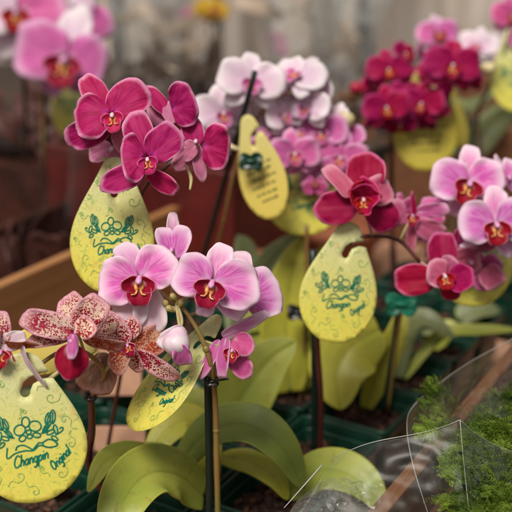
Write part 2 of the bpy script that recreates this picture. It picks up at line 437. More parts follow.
def flower(plant, c, d, kind, items, lips=None, col=True, ped=None, nrm=None, lod=1., label=None, size=30):
    """items: (name, base px, tip px, width px, tip nearer px, roll, opts)"""
    K = KIND[kind]; u = PX*d
    C = at(c[0], c[1], d); n = (nrm or -FW).normalized()
    s = size*u
    ang = lips[1] if lips else 0
    dn = (-UP*math.cos(R(ang)) + XR*math.sin(R(ang))); dn = (dn - n*dn.dot(n)).normalized(); sd = dn.cross(n).normalized()
    f = column(plant, C, n, dn, (lips[0] if lips else 16)*u*1.0, K, back_to=at(*ped) if ped else None)
    if label: f['label'] = label
    for it in items:
        nm, b, t, w, dd, roll = it[:6]; o = dict(it[6]) if len(it) > 6 else {}
        db = o.pop('db', -1 if nm == 'petal' else -8)
        fr = o.pop('front', K['petal'] if nm == 'petal' else K['sepal']); bk = o.pop('back', K['back'])
        B = at(b[0], b[1], d - db*u); T = at(t[0], t[1], d - (db+dd)*u)
        if kind == 'pale' and nm == 'petal' and 'p' in o: o['p'] = .70; w *= 1.10
        if kind in ('magenta', 'crimson') and nm == 'sepal' and 'p' in o: o['p'] *= 1.22; w *= 1.05
        if nm == 'petal': o.setdefault('k', .93); o.setdefault('p', .62)
        else: o.setdefault('k', .95); o.setdefault('p', .85); o.setdefault('crease', .02)
        petal(nm, f, B, T, w*u, roll, fr, bk, lod=lod, **o)
    if lips: lip(f, C + n*0.0, n, dn, sd, lips[0]*u, K, lod)
    return f
def gflower(plant, c, d, kind, S, yaw=0, pitch=0, roll=0, ped=None, lod=.6, squash=1., label=None):
    K = KIND[kind]; u = PX*d; s = S*u; C = at(c[0], c[1], d)
    rot = Matrix.Rotation(R(yaw), 3, UP) @ Matrix.Rotation(R(-pitch), 3, XR)
    n = rot @ -FW; up = rot @ UP; rt = rot @ XR
    q = Matrix.Rotation(R(roll), 3, n); up = q @ up; rt = q @ rt
    f = column(plant, C, n, -up, s*.22, K, back_to=at(*ped) if ped else C - n*s*.35 - UP*s*.2)
    if label: f['label'] = label
    def P(name, a, L, W, fwd, lift, mat, **o):
        dr = rt*math.cos(R(a)) + up*math.sin(R(a)) + n*fwd
        B = C + n*lift*s + dr*s*.02; SEED[0] += 1
        mb = MB(); petal_into(mb, B, dr, n, L*s, W*s, bend=o.get('bend', .3)+random.uniform(-.2, .2), cup=.15, ruf=.08, seed=SEED[0], ns=max(5, int(11*lod)), nt=max(16, int(40*lod)), k=o.get('k', .95), p=o.get('p', .85), crease=.02)
        mb.build(name, [mat, K['back']], f, B, mods=[('solid', .0007, 1)])
    j = lambda: random.uniform(-5, 5)
    P('sepal', 90+j(), .47, .33, .05, -.03, K['sepal'])
    P('sepal', 222+j(), .47, .31, .05, -.03, K['sepal'])
    P('sepal', 318+j(), .47, .31, .05, -.03, K['sepal'])
    P('petal', 10+j(), .50, .56, .15, .0, K['petal'], k=.93, p=.62)
    P('petal', 170+j(), .50, .56, .15, .0, K['petal'], k=.93, p=.62)
    lip(f, C, n, -up, rt, s*.25, K, lod)
    return f
def stem(parent, pts, r, mat='stem_brown', name='flower_stem', n=24, nodes=True):
    mb = MB(); rr = r if isinstance(r, list) else [r*1.1, r*.85]
    tube(mb, pts, rr, n, 10)
    if nodes:
        q = catmull(pts, 24)
        for k in (6, 14):
            t = (q[k+1]-q[k]).normalized()
            ball(mb, q[k], t*rr[0]*1.4, rr[0]*1.14, 0, 10)
    return mb.build(name, mat, parent, pts[0])
def bud(parent, c, d, r, ax, mat, ped=None, elong=1.3):
    u = PX*d; C = at(c[0], c[1], d); ax = (XR*ax[0]+UP*ax[1]-FW*ax[2]).normalized()
    mb = MB(); ball(mb, C, ax*r*u*elong, r*u, 0, 16, prof=lambda x: 1-.18*math.sin(x*6.28))
    if ped: tube(mb, [C - ax*r*u*elong*.9, at(*ped)], [.0012, .001], 8, 8, 1)
    return mb.build('flower_bud', [mat, 'pedicel_green'], parent, C)
def leaf(parent, pts, wpx, mat='leaf_lime', nh=None, fold=.16, k=.9, p=.6, curl=0., label=None):
    pts = [at(*q) for q in pts]; d = (pts[1]-CAM).dot(FW); W = wpx*PX*d
    n = 30; m = 12; q = catmull(pts, n); nh = nh or (-FW*.7+Vector((0, 0, .7)))
    vs = []; uvs = []
    for i, c in enumerate(q):
        t = (q[min(i+1, n)]-q[max(i-1, 0)]).normalized()
        y = nh.cross(t).normalized(); z = t.cross(y)
        u = i/n; w = W/2*max(.16*(1-u)**2, (math.sin(math.pi*(.06+.94*u)**k))**p if u < 1 else 0)
        w = max(w, .0006)
        for j in range(m+1):
            v = j/m*2-1
            h = fold*abs(v)**1.3*w + curl*v*v*w + .03*w*math.sin(u*9+v*2) - .035*W*math.exp(-(v/.09)**2)
            vs.append(c + y*v*w + z*h); uvs.append((u, j/m))
    fs = [[i*(m+1)+j, (i+1)*(m+1)+j, (i+1)*(m+1)+j+1, i*(m+1)+j+1] for i in range(n) for j in range(m)]
    mb = MB(); mb.add(vs, fs, 0, uvs)
    o = mb.build('leaf', mat, parent, pts[0], mods=[('sub', 1), ('solid', .0014)])
    if label: o['label'] = label
    return o
def pot(parent, c, half=.040, h=.075, top=.010, chips=190, seed=0, mat='pot_green'):
    """square tapered plant pot with rounded corners and a rolled rim, open at the top, full of bark"""
    c = Vector((c[0], c[1], 0))
    def ring(hh, z, r=.22, n=6):
        out = []
        for cx, cy, a0 in ((1, 1, 0), (-1, 1, 90), (-1, -1, 180), (1, -1, 270)):
            for i in range(n+1):
                a = R(a0+90*i/n); rr = hh*r
                x = cx*(hh-rr)+rr*math.cos(a); y = cy*(hh-rr)+rr*math.sin(a)
                out.append(c + E2*x + E1*y + Vector((0, 0, z)))
        return out
    prof = [(half*.72, -h), (half*.74, -h+.002), (half*.93, top-.013), (half*.94, top-.012), (half*1.02, top-.011), (half*1.04, top-.009), (half*1.05, top-.002), (half*1.04, top), (half*1.0, top+.0006), (half*.97, top-.001), (half*.955, top-.012), (half*.90, -.045)]
    mb = MB(); rs = [ring(*q) for q in prof]; m = len(rs[0]); vs = [v for r in rs for v in r]
    fs = [[i*m+j, i*m+(j+1) % m, (i+1)*m+(j+1) % m, (i+1)*m+j] for i in range(len(rs)-1) for j in range(m)] + [list(range(m))[::-1]]
    mb.add(vs, fs); mb.build('pot', mat, parent, c)
    mb = MB(); rng = random.Random(seed)
    dz = .014; r0 = ring(half*.93, -.004-dz); mb.add(r0+[c+Vector((0, 0, .002-dz))], [[j, (j+1) % m, m] for j in range(m)], 2)
    for i in range(chips):
        x, y = rng.uniform(-.9, .9)*half, rng.uniform(-.9, .9)*half
        p = c + E2*x + E1*y + Vector((0, 0, rng.uniform(-.003, .004)-dz))
        rot = Matrix.Rotation(rng.uniform(0, 6.28), 3, Vector((rng.random()-.5, rng.random()-.5, rng.random()-.2)).normalized())
        a, b, e = rng.uniform(.002, .006), rng.uniform(.0012, .0035), rng.uniform(.0008, .002)
        vs = [p + rot @ Vector((i1*a*rng.uniform(.7, 1.1), j1*b*rng.uniform(.7, 1.1), k1*e)) for i1 in (-1, 1) for j1 in (-1, 1) for k1 in (-1, 1)]
        mb.add(vs, [[0, 1, 3, 2], [4, 6, 7, 5], [0, 4, 5, 1], [2, 3, 7, 6], [0, 2, 6, 4], [1, 5, 7, 3]], 0 if rng.random() < .8 else 1)
    o = mb.build('bark_mulch', ['bark', 'bark_pale', 'soil'], parent, c, smooth=False)
    o['kind'] = 'stuff'
def orchid(label, i, j, group='potted orchids in green square pots', chips=190, loc=None):
    c = loc if loc is not None else cell(i, j)
    t = empty('orchid_plant', (c[0], c[1], -.075), label, 'orchid', group)
    pot(t, c, seed=len(WL), chips=chips)
    return t
def stake(parent, a, b, r, mat='stake_dark'):
    mb = MB(); tube(mb, [a, a.lerp(b, .5)+Vector((.0008, 0, 0)), b], r, 12, 10)
    return mb.build('support_stake', mat, parent, a)
def clip(parent, c, d, s, mat, spike=None):
    """small claw clip gripping stem and stake: a split ring with two finger plates"""
    u = PX*d; C = at(c[0], c[1], d); mb = MB()
    pts = [C + (XR*math.cos(a)*s*.5 + FW*math.sin(a)*s*.5)*u for a in [R(x) for x in range(-150, 151, 25)]]
    tube(mb, pts, s*.13*u, 24, 8)
    for a in (35, 145, 215, 325):
        dr = XR*math.cos(R(a)) + UP*math.sin(R(a))*.8 - FW*.35
        petal_into(mb, C - FW*s*.3*u, dr, -FW + dr*.4, s*.85*u, s*.75*u, cup=.5, bend=.6, seed=a, ns=6, nt=18)
    ball(mb, C - FW*s*.35*u, XR*s*.3*u, s*.22*u, 0, 10)
    if spike: tube(mb, [C, at(*spike)], [s*.14*u, s*.08*u], 4, 6)
    return mb.build('stem_clip', mat, parent, C, mods=[('solid', .0005)])

# ------------------------------------------------------------------ tags
HP = [(0, 0), (.012, .13), (.04, .225), (.09, .325), (.16, .41), (.25, .472), (.36, .50), (.48, .478), (.60, .415), (.72, .325), (.82, .245), (.89, .195), (.945, .155), (.98, .105), (.995, .05), (1, 0)]
TH = 1.36
def hw(u):
    for a, b in zip(HP, HP[1:]):
        if u <= b[0]:
            f = (u-a[0])/(b[0]-a[0]); return a[1]+(b[1]-a[1])*f
    return 0
def outline():
    pts = []; us = []
    P = [Vector((h, u*TH)) for u, h in HP]
    right = catmull([Vector((p.x, p.y, 0)) for p in P], 44)
    right = [(max(0, q.x), q.y) for q in right]
    lo = [q for q in right if q[1] < .812*TH]; hi = [q for q in right if q[1] > .852*TH]
    xr0 = hw(.812); xr1 = hw(.855)
    hx, hy, hr = .0, .735*TH, .046
    slot = [(xr0-.02, .812*TH+.003), (xr0-.09, .815*TH), (.075, .785*TH)]
    hole = [(hx+hr*math.cos(R(a)), hy+hr*math.sin(R(a))) for a in range(10, -231, -20)]
    back = [(hx-.01, .80*TH), (.05, .832*TH), (.12, .848*TH), (xr1-.03, .852*TH)]
    full = lo + slot + hole + back + hi
    left = [(-x, y) for x, y in reversed(right)][1:-1]
    return full + left
OUT = outline()
def inside(x, y, poly):
    c = False; n = len(poly)
    for i in range(n):
        x1, y1 = poly[i]; x2, y2 = poly[i-1]
        if (y1 > y) != (y2 > y) and x < (x2-x1)*(y-y1)/(y2-y1)+x1: c = not c
    return c
def tag_mesh_2d():
    vs = [Vector(p) for p in OUT]; n = len(vs)
    g = .055
    for i in range(-9, 10):
        for j in range(1, 25):
            x, y = i*g + (j % 2)*g*.5, j*g
            if inside(x, y, OUT) and min((Vector((x, y))-v).length for v in vs[:n]) > g*.45: vs.append(Vector((x, y)))
    r = delaunay_2d_cdt(vs, [], [list(range(n))], 1, 1e-6)
    return r[0], r[2]
TV, TF = tag_mesh_2d()
def swirl(cx, cy, r, turns=1.3, a0=0., sg=1):
    n = 16; return [(cx + r*(1-i/n*.8)*math.cos(a0+sg*turns*6.28*i/n), cy + r*(1-i/n*.8)*math.sin(a0+sg*turns*6.28*i/n)) for i in range(n+1)]
def ell(cx, cy, a, b, rot, n=18):
    c, s = math.cos(R(rot)), math.sin(R(rot))
    return [(cx + a*math.cos(t)*c - b*math.sin(t)*s, cy + a*math.cos(t)*s + b*math.sin(t)*c) for t in [6.2832*i/n for i in range(n+1)]]
def cm2(P, n=14): return [(q.x, q.y) for q in catmull([Vector((a, b, 0)) for a, b in P], n)]
# emblem drawn in tag widths about the blossom's middle (px of an enlarged view / 710, y up)
def E(x, y): return ((x-182)/710, (182-y)/710)
def emblem():
    L = []
    for (x, y, a, b, r) in ((170, 118, 32, 24, 88), (130, 165, 36, 32, 30), (226, 148, 38, 32, -15), (143, 218, 22, 17, 30), (232, 205, 24, 15, -15), (184, 182, 15, 14, 0), (188, 210, 16, 13, 0)):
        X, Y = E(x, y); L.append(ell(X, Y, a/710, b/710, r))
    # right spray, then the left spray as its mirror image
    spr = [(338, 100, 42, 16, 84), (308, 108, 36, 15, 72), (290, 170, 30, 12, 55), (318, 195, 26, 12, 20), (350, 180, 28, 12, 100), (340, 235, 22, 11, -40)]
    for (x, y, a, b, r) in spr:
        X, Y = E(x, y); L.append(ell(X, Y, a/710, b/710, r)); L.append(ell(-X-.015, Y-.02, a/710, b/710, 180-r))
        for q, qx, qy in ((1, X, Y), (-1, -X-.015, Y-.02)):
            if a < 29: continue
            aa = R(r) if q > 0 else R(180-r); L.append([(qx-math.cos(aa)*a/710*.9, qy-math.sin(aa)*a/710*.9), (qx+math.cos(aa)*a/710*.7, qy+math.sin(aa)*a/710*.7)])
    for sg in (1, -1):
        c = [E(258, 198), E(290, 185), E(318, 150), E(330, 130)]
        L.append(cm2([(x*sg-(0 if sg > 0 else .015), y-(0 if sg > 0 else .02)) for x, y in c]))
        c = [E(345, 215), E(370, 205), E(392, 190), E(396, 175), E(382, 172), E(376, 182)]
        L.append(cm2([(x*sg-(0 if sg > 0 else .015), y-(0 if sg > 0 else .02)) for x, y in c]))
    L.append(cm2([E(45, 270), E(40, 335), E(90, 308), E(150, 296), E(205, 298), E(245, 270), E(300, 288), E(350, 282), E(352, 262)], 40))
    L.append(cm2([E(95, 290), E(110, 265), E(150, 262), E(205, 296)], 16))
    L.append(cm2([E(205, 290), E(240, 255), E(262, 256), E(300, 238), E(335, 250), E(352, 272)], 20))
    L.append(cm2([E(262, 256), E(275, 280), E(320, 292)], 8))
    return L
G = {
 'C': ([[(.95, 1.6), (.8, 1.95), (.4, 1.9), (.08, 1.3), (.02, .6), (.3, .02), (.75, .08), (1.0, .4)]], 1.12),
 'h': ([[(.02, 0), (.12, 1.0), (.16, 2.0)], [(.06, .5), (.3, 1), (.55, .85), (.55, .0)]], .74),
 'a': ([[(.62, .85), (.38, 1.02), (.1, .7), (.08, .25), (.32, 0), (.58, .3), (.66, 1)], [(.66, 1), (.64, .2), (.84, .05)]], .86),
 'n': ([[(.05, 1), (.06, 0)], [(.08, .6), (.32, 1), (.56, .8), (.58, .0)]], .76),
 'g': ([[(.62, .85), (.38, 1.02), (.1, .7), (.08, .25), (.32, 0), (.58, .3), (.66, 1)], [(.66, 1), (.6, -.4), (.35, -.85), (.04, -.6)]], .84),
 'p': ([[(.08, 1), (.06, 0), (.02, -.85)], [(.06, .6), (.36, 1), (.64, .6), (.42, .02), (.08, .2)]], .78),
 'i': ([[(.08, 1), (.10, 0)], [(.12, 1.38), (.15, 1.5)]], .36),
 'O': ([[(.5, 1.9), (.12, 1.5), (.05, .6), (.4, .0), (.85, .5), (.9, 1.3), (.5, 1.9)]], 1.05),
 'r': ([[(.05, 1), (.06, 0)], [(.06, .5), (.3, .95), (.5, .95)]], .52),
 'l': ([[(.14, 2.0), (.08, 0)]], .32),
}
def script(word, x, y, h, rot, shear=.28, curve=0.):
    out = []; cx = 0
    for ch in word:
        st, adv = G[ch]
        for s in st:
            q = cm2(s, 10) if len(s) > 2 else s
            pp = []
            for a, b in q:
                X = (cx + a + b*shear)*h; Y = b*h + curve*X*X
                pp.append((x + X*math.cos(R(rot)) - Y*math.sin(R(rot)), y + X*math.sin(R(rot)) + Y*math.cos(R(rot))))
            out.append(pp)
        cx += adv
    return out
EM = emblem()
TX = script('Changpin', *E(80, 400), .050, 12) + script('Original', *E(322, 436), .043, 42)
def ribbon(mb, pts, w, fn, mi=0):
    run = []
    for q in list(pts)+[None]:
        if q is not None and inside(q[0]*1.04, (q[1]-.6)*1.03+.6, OUT): run.append(q)
        else:
            if len(run) > 1: ribbon_run(mb, run, w, fn, mi)
            run = []
def ribbon_run(mb, pts, w, fn, mi=0):
    P = [Vector((a, b)) for a, b in pts]; vs = []
    for i, p in enumerate(P):
        t = P[min(i+1, len(P)-1)]-P[max(i-1, 0)]
        if t.length < 1e-9: t = Vector((1, 0))
        t.normalize(); n = Vector((-t.y, t.x))*w/2
        vs += [fn(p+n), fn(p-n)]
    mb.add(vs, [[2*i, 2*i+1, 2*i+3, 2*i+2] for i in range(len(P)-1)], mi)
def hang_tag(label, bottom, top, d, W, roll=0, dd=0, face='tag_face', print_='emblem', bend=.5, group='teardrop plant tags', flip=False, pale=True, scale_h=1.):
    """bottom and top points of the tag in the picture, width in px, roll about its long axis, top nearer by dd px"""
    u = PX*d; B = at(bottom[0], bottom[1], d); T = at(top[0], top[1], d-dd*u)
    Y = (T-B); Hh = Y.length; Y.normalize()
    n = -FW; n = (n - Y*n.dot(Y)).normalized(); n = Matrix.Rotation(R(roll), 3, Y) @ n; X = Y.cross(n)
    w = W*u; sy = Hh/TH
    org = B + Y*Hh*.5
    def fn(p, z=0.0):
        x = p[0]*w; y = p[1]*sy
        zz = -bend*x*x/w*.5 + .25*bend*((y/Hh-.4)**2)*w*.6
        return B + X*x + Y*y + n*(zz + z)
    mb = MB(); mb.add([fn(v) for v in TV], [list(f) for f in TF], 0, [(v[0]+.5, v[1]/TH) for v in TV])
    o = mb.build('plant_tag', face, None, org, mods=[('solid', .0003)])
    tag(o, label, 'tag', group)
    up = lambda p: fn(p, .00045)
    cy = .47*TH*1.0
    if print_ == 'emblem':
        k = Hh/TH/w
        mb = MB()
        for s in EM: ribbon(mb, [(a, b/k+cy) for a, b in s], .0130, up)
        mb.build('printed_emblem', 'ink', o, org)
        mb = MB()
        for s in TX: ribbon(mb, [(a, b/k+cy) for a, b in s], .0135, lambda p: fn(p, .0005))
        mb.build('lettering', 'ink', o, org)
        if pale:
            mb = MB(); rng = random.Random(5)
            for (x, y, r) in ((-.3, .95, .04), (-.36, .75, .035), (.22, .93, .06), (.1, .30, .035), (.32, .72, .05), (-.1, .25, .05), (-.28, .33, .05), (.36, .5, .045), (-.02, .82, .03), (.16, 1.08, .035), (-.2, 1.08, .035), (-.42, .5, .03), (.02, .10, .045), (.26, .24, .05)):
                a0 = rng.uniform(0, 6); sg = rng.choice((-1, 1))
                ribbon(mb, swirl(x, y, r*.8, .9, a0, sg), .008, up)
                c0x, c0y = x+r*.8*math.cos(a0), y+r*.8*math.sin(a0); a1 = a0 - sg*1.57
                ribbon(mb, cm2([(c0x, c0y), (c0x+r*.9*math.cos(a1), c0y+r*.9*math.sin(a1)), (c0x+r*1.9*math.cos(a1-.5*sg), c0y+r*1.9*math.sin(a1-.5*sg)), (c0x+r*2.8*math.cos(a1-.15*sg), c0y+r*2.8*math.sin(a1-.15*sg))], 10), .006, up)
                if r < .045: ribbon(mb, ell(x-.02, y+.02, .016, .010, 40*sg), .010, up)
            mb.build('printed_scrolls', 'ink_pale', o, org)
    elif print_ == 'lines':
        mb = MB(); rng = random.Random(9)
        for r_, (y, x0, x1) in enumerate(((.72, -.25, .22), (.64, -.3, .25), (.54, -.22, .28), (.44, -.26, .2), (.34, -.2, .24), (.25, -.12, .16))):
            x = x0
            while x < x1:
                L_ = rng.uniform(.05, .12); hgt = rng.uniform(.010, .022)
                ribbon(mb, [(x+L_*i/10, y+hgt*math.sin(i*2.2+r_)+.08*(x+L_*i/10)) for i in range(11)], .014, up)
                x += L_+.03
        mb.build('lettering', 'ink_dark', o, org)
    return o

# ================================================================== THE SETTING
mb = MB(); box(mb, (0, 4, -.80), Vector((9, 0, 0)), Vector((0, 9, 0)), Vector((0, 0, .01)))
tag(mb.build('floor', 'table_brown', None, (0, 4, -.80), smooth=False), None, None, kind='structure')
bench = empty('display_bench', (0, 1.1, -.79), 'dark brown bench that the crates of orchids stand on', 'bench')
mb = MB(); box(mb, (0, 1.05, -.105), Vector((1.6, 0, 0)), Vector((0, .95, 0)), Vector((0, 0, .012)))
mb.build('bench_top', 'table_brown', bench, (0, 1.05, -.105), smooth=False, mods=[('bevel', .003)])
for sx in (-1.4, 1.4):
    for yy in (.25, 1.85):
        mb = MB(); box(mb, (sx, yy, -.455), Vector((.03, 0, 0)), Vector((0, .03, 0)), Vector((0, 0, .335)))
        mb.build('leg', 'table_brown', bench, (sx, yy, -.455), smooth=False)
# crate of orchids: two long boards and a slatted bottom
Z = Vector((0, 0, 1))
crate = empty('wooden_crate', cell(-1.5, 3, -.09), 'long wooden crate holding the green pots, its pale brown side board at the left', 'crate')
def board(parent, e2c, e1a, e1b, z0, z1, th, mat, name='side_board'):
    c = E2*e2c + E1*((e1a+e1b)/2) + Z*((z0+z1)/2)
    mb = MB(); box(mb, c, E2*th/2, E1*(e1b-e1a)/2, Z*(z1-z0)/2)
    return mb.build(name, mat, parent, c, smooth=False, mods=[('bevel', .0015)])
eo = O.dot(E1)
board(crate, -.752, eo-.15, eo+1.1, -.088, .082, .014, 'wood')
board(crate, -.235, eo-.45, eo+1.1, -.088, .080, .012, 'wood_orange')
for k in range(6): board(crate, -.700+k*.083, eo-.35, eo+1.09, -.0915, -.0845, .075, 'cardboard', 'bottom_slat')
for ec in (eo+1.108,):
    c = E2*-.4935 + E1*ec + Z*-.003; mb = MB(); box(mb, c, E2*.2515, E1*.007, Z*.085); mb.build('end_board', 'wood', crate, c, smooth=False, mods=[('bevel', .0015)])

# ================================================================== ORCHID A : magenta, left
A = orchid('orchid with large magenta pink flowers above the left teardrop tag', -2, 1)
baseA = cell(-2, 1)
stem(A, [baseA, at(128, 330, .86), at(136, 250, .80), at(141, 195, .755), at(165, 168, .745), at(185, 150, .75)], .0016, 'stem_red')
flower(A, (113, 116), .72, 'magenta', [
 ('sepal', (109, 112), (82, 73), 25, -4, 0, dict(k=1.06, p=.8, bend=.2)),
 ('sepal', (110, 124), (64, 143), 30, -2, -12, dict(k=1.0, p=.72, bend=.2)),
 ('petal', (110, 112), (71, 117), 49, 7, 22, dict(k=.95, p=.60, bend=.5, cup=.1)),
 ('petal', (112, 113), (145, 86), 42, 4, -8, dict(k=1.05, p=.58, bend=.25, cup=.1)),
 ('sepal', (117, 125), (126, 158), 20, -6, 20, dict(front='magenta_back')),
], lips=(18, 8), ped=(126, 170, .75))
flower(A, (148, 160), .705, 'magenta', [
 ('sepal', (147, 157), (133, 109), 30, -4, 0, dict(k=1.0, p=.7, bend=.15)),
 ('sepal', (145, 168), (98, 187), 26, -2, 5, dict(k=1.0, p=.72)),
 ('sepal', (148, 172), (177, 194), 19, 2, 20, dict(k=1.02, p=.7, bend=.4)),
 ('petal', (144, 157), (121, 157), 50, 9, 14, dict(k=.95, p=.62, bend=.4, db=4)),
 ('petal', (150, 157), (179, 129), 37, 4, -5, dict(k=1.05, p=.60, bend=.25)),
], lips=(16, 10), ped=(150, 178, .74))
flower(A, (172, 126), .74, 'magenta', [
 ('sepal', (170, 116), (143, 77), 19, 0, 35, dict(p=.75, bend=.5)),
 ('sepal', (166, 128), (152, 99), 22, -6, 10, dict(front='magenta_back')),
 ('sepal', (170, 132), (152, 132), 20, -6, 10, dict(front='magenta_back')),
 ('petal', (171, 108), (196, 102), 46, 6, 10, dict(k=.95, p=.6, bend=.35, db=3)),
 ('petal', (176, 122), (163, 100), 18, -8, 10, dict(front='magenta_back')),
], lips=None, ped=(186, 150, .755))
flower(A, (196, 142), .735, 'magenta', [
 ('sepal', (196, 146), (187, 112), 22, -3, 10, dict(p=.75)),
 ('sepal', (196, 144), (202, 182), 13, 4, 0, dict(front='magenta_back', p=.7)),
 ('sepal', (198, 147), (172, 170), 20, -2, -20, dict(front='magenta_back')),
 ('petal', (203, 145), (230, 148), 47, 6, 10, dict(k=.95, p=.6, bend=.35, db=3)),
 ('petal', (196, 145), (178, 158), 20, -8, 10, dict(front='magenta_back')),
], lips=None, ped=(200, 160, .75))
mb = MB(); tube(mb, [at(186, 166, .73), at(191, 178, .72), at(190, 190, .715)], [.0011, .0014, .0008], 10, 8); mb.build('bud_stalk', 'pedicel_green', A, at(186, 166, .73))
# hidden back flower (pale undersides)
flower(A, (112, 150), .755, 'magenta', [
 ('sepal', (112, 146), (88, 158), 20, 0, 0, dict(front='magenta_back')),
 ('petal', (112, 146), (128, 162), 26, 0, 0, dict(front='magenta_back')),
], lips=None)
mb = MB(); tube(mb, [at(104, 158, .75), at(109, 172, .74), at(101, 186, .725)], [.0016, .0022, .0016], 10, 8); mb.build('bud_stalk', 'pedicel_green', A, at(104, 158, .75))
hang_tag('yellow teardrop tag with green emblem hanging below the left magenta flowers', (107, 293), (117, 157), .745, 87, roll=-8, dd=4, bend=.35)

# ================================================================== ORCHID B : pale pink, centre
B_ = orchid('orchid with pale pink striped flowers and red lips in the centre, nearest stake', 0, 0)
bY = .652
stake(B_, aty(209, 575, bY), aty(208, 376, bY), .0029)
stem(B_, [aty(219, 570, bY-.004), aty(217, 470, bY-.006), aty(215, 400, bY-.004), at(211, 365, .705), at(200, 335, .70), at(186, 312, .70), at(174, 300, .70)], [.0022, .0021, .0019, .0015, .0012], 'stem_brown')
clip(B_, (212, 381), .715, 9, 'clip_black', spike=(228, 379, .70))
flower(B_, (140, 280), .69, 'pale', [
 ('sepal', (139, 278), (121, 242), 27, -3, 0, dict(k=1.08, p=.62, bend=.2)),
 ('sepal', (136, 288), (125, 331), 36, 4, 0, dict(k=.95, p=.6, front='pale_back')),
 ('sepal', (145, 288), (154, 336), 34, 3, 0, dict(k=1.0, p=.62, front='pale_back')),
 ('petal', (138, 280), (96, 283), 46, 5, 10, dict(k=1.0, p=.58, bend=.35)),
 ('petal', (141, 277), (172, 254), 43, 6, -8, dict(k=.98, p=.55, bend=.35)),
], lips=(27, 0), ped=(172, 300, .70))
flower(B_, (212, 284), .685, 'pale', [
 ('sepal', (212, 280), (224, 243), 27, -3, 0, dict(k=1.06, p=.62, bend=.2)),
 ('sepal', (216, 294), (246, 318), 24, -3, 0, dict(k=1.0, p=.65)),
 ('sepal', (210, 296), (200, 318), 20, -5, 5, dict()),
 ('petal', (210, 281), (175, 266), 43, 6, 12, dict(k=1.0, p=.58, bend=.35)),
 ('petal', (214, 283), (260, 287), 47, 6, -10, dict(k=1.0, p=.58, bend=.35)),
], lips=(26, -18), ped=(178, 302, .70))
flower(B_, (246, 297), .715, 'pale', [
 ('sepal', (244, 290), (240, 249), 24, -3, 0, dict(k=1.1, p=.6)),
 ('sepal', (248, 302), (266, 317), 14, 0, 0),
 ('petal', (248, 298), (280, 287), 50, 4, -15, dict(k=1.02, p=.6, bend=.3)),
 ('petal', (244, 296), (226, 290), 30, -3, 10, dict()),
], lips=(11, 20), ped=(190, 315, .715))
flower(B_, (232, 350), .70, 'rose', [
 ('sepal', (222, 336), (270, 315), 15, 3, 25, dict(front='pale_sepal', p=.7)),
 ('sepal', (220, 340), (199, 378), 13, 4, 20, dict(front='mauve', p=.7)),
 ('petal', (226, 338), (216, 379), 16, 9, 35, dict(front='mauve', p=.65, bend=.5)),
 ('petal', (234, 338), (252, 352), 24, 4, -20, dict(p=.7)),
 ('sepal', (230, 352), (250, 378), 22, 5, 0, dict(p=.8)),
], lips=(13, -15), ped=(200, 340, .71))
flower(B_, (172, 250), .72, 'pale', [
 ('sepal', (172, 252), (175, 211), 15, 0, 30, dict(k=1.2, p=1.0)),
 ('petal', (172, 258), (161, 226), 18, 2, 20, dict(k=1.1, p=.7)),
 ('petal', (173, 258), (182, 226), 24, 4, -20, dict(k=1.1, p=.65)),
], lips=None, ped=(172, 298, .715))
bud(B_, (177, 341), .685, 13.5, (-.2, -1, .3), 'bud_white', ped=(176, 304, .70), elong=1.12)
petal('bud_scale', B_, at(186, 330, .686), at(158, 344, .68), 20*PX*.69, 10, 'pale_back', 'pale_back', bend=.5, cup=.6)
petal('bud_scale', B_, at(180, 345, .676), at(185, 368, .682), 19*PX*.69, 0, 'mauve', 'mauve', p=.6, bend=.3, cup=.2)
for q, m in (((166, 304), 'bud_green'), ((174, 297), 'bud_green'), ((181, 303), 'bud_green'), ((170, 309), 'bud_green')):
    bud(B_, q, .695, 3.2, (random.uniform(-.8, .8), .5, .5), m, ped=(176, 308, .70), elong=1.7)
stem(B_, [at(178, 306, .70), at(182, 322, .69), at(178, 335, .69)], .0011, 'pedicel_green', 'pedicel', nodes=False)
leafB = [((205, 480, .78), (165, 463, .745), (130, 478, .715), (100, 530, .70))]
leaf(B_, [(204, 496, .79), (176, 474, .76), (146, 474, .735), (122, 504, .71), (110, 560, .695)], 60, 'leaf_lime', fold=.07, k=.85, p=.5)
leaf(B_, [(180, 470, .80), (140, 456, .785), (108, 460, .77), (88, 492, .755)], 28, 'leaf_lime', fold=.25)
hang_tag('yellow tag turned edge-on, hanging diagonally under the pale pink flowers', (129, 427), (221, 316), .72, 84, roll=-58, dd=-6, bend=.3)

# ================================================================== ORCHID C : spotted, left
C_ = orchid('orchid with cream flowers spotted dark red, at the lower left', -1, 0)
stem(C_, [cell(-1, 0), at(91, 470, .80), at(92, 430, .76), at(91, 397, .735)], .0030, 'stem_red', 'support_stake', nodes=False)
stem(C_, [at(91, 397, .735), at(104, 372, .71), at(84, 352, .70), at(60, 352, .69), at(30, 372, .68)], .0017, 'stem_brown')
clip(C_, (91, 396), .735, 8, 'clip_black')
flower(C_, (77, 331), .665, 'spotted', [
 ('sepal', (74, 334), (22, 343), 17, -4, 10, dict(front='spotted', p=.7)),
 ('petal', (76, 332), (19, 317), 28, 4, 8, dict(k=1.06, p=.65, bend=.3)),
 ('sepal', (80, 328), (66, 293), 30, -4, 0, dict(p=.6)),
 ('petal', (78, 330), (102, 298), 34, 0, 10, dict(k=1.0, p=.6)),
 ('sepal', (82, 334), (121, 358), 20, 3, 45, dict(p=.6, bend=.7, front='spotted_back')),
], lips=None, ped=(84, 352, .70))
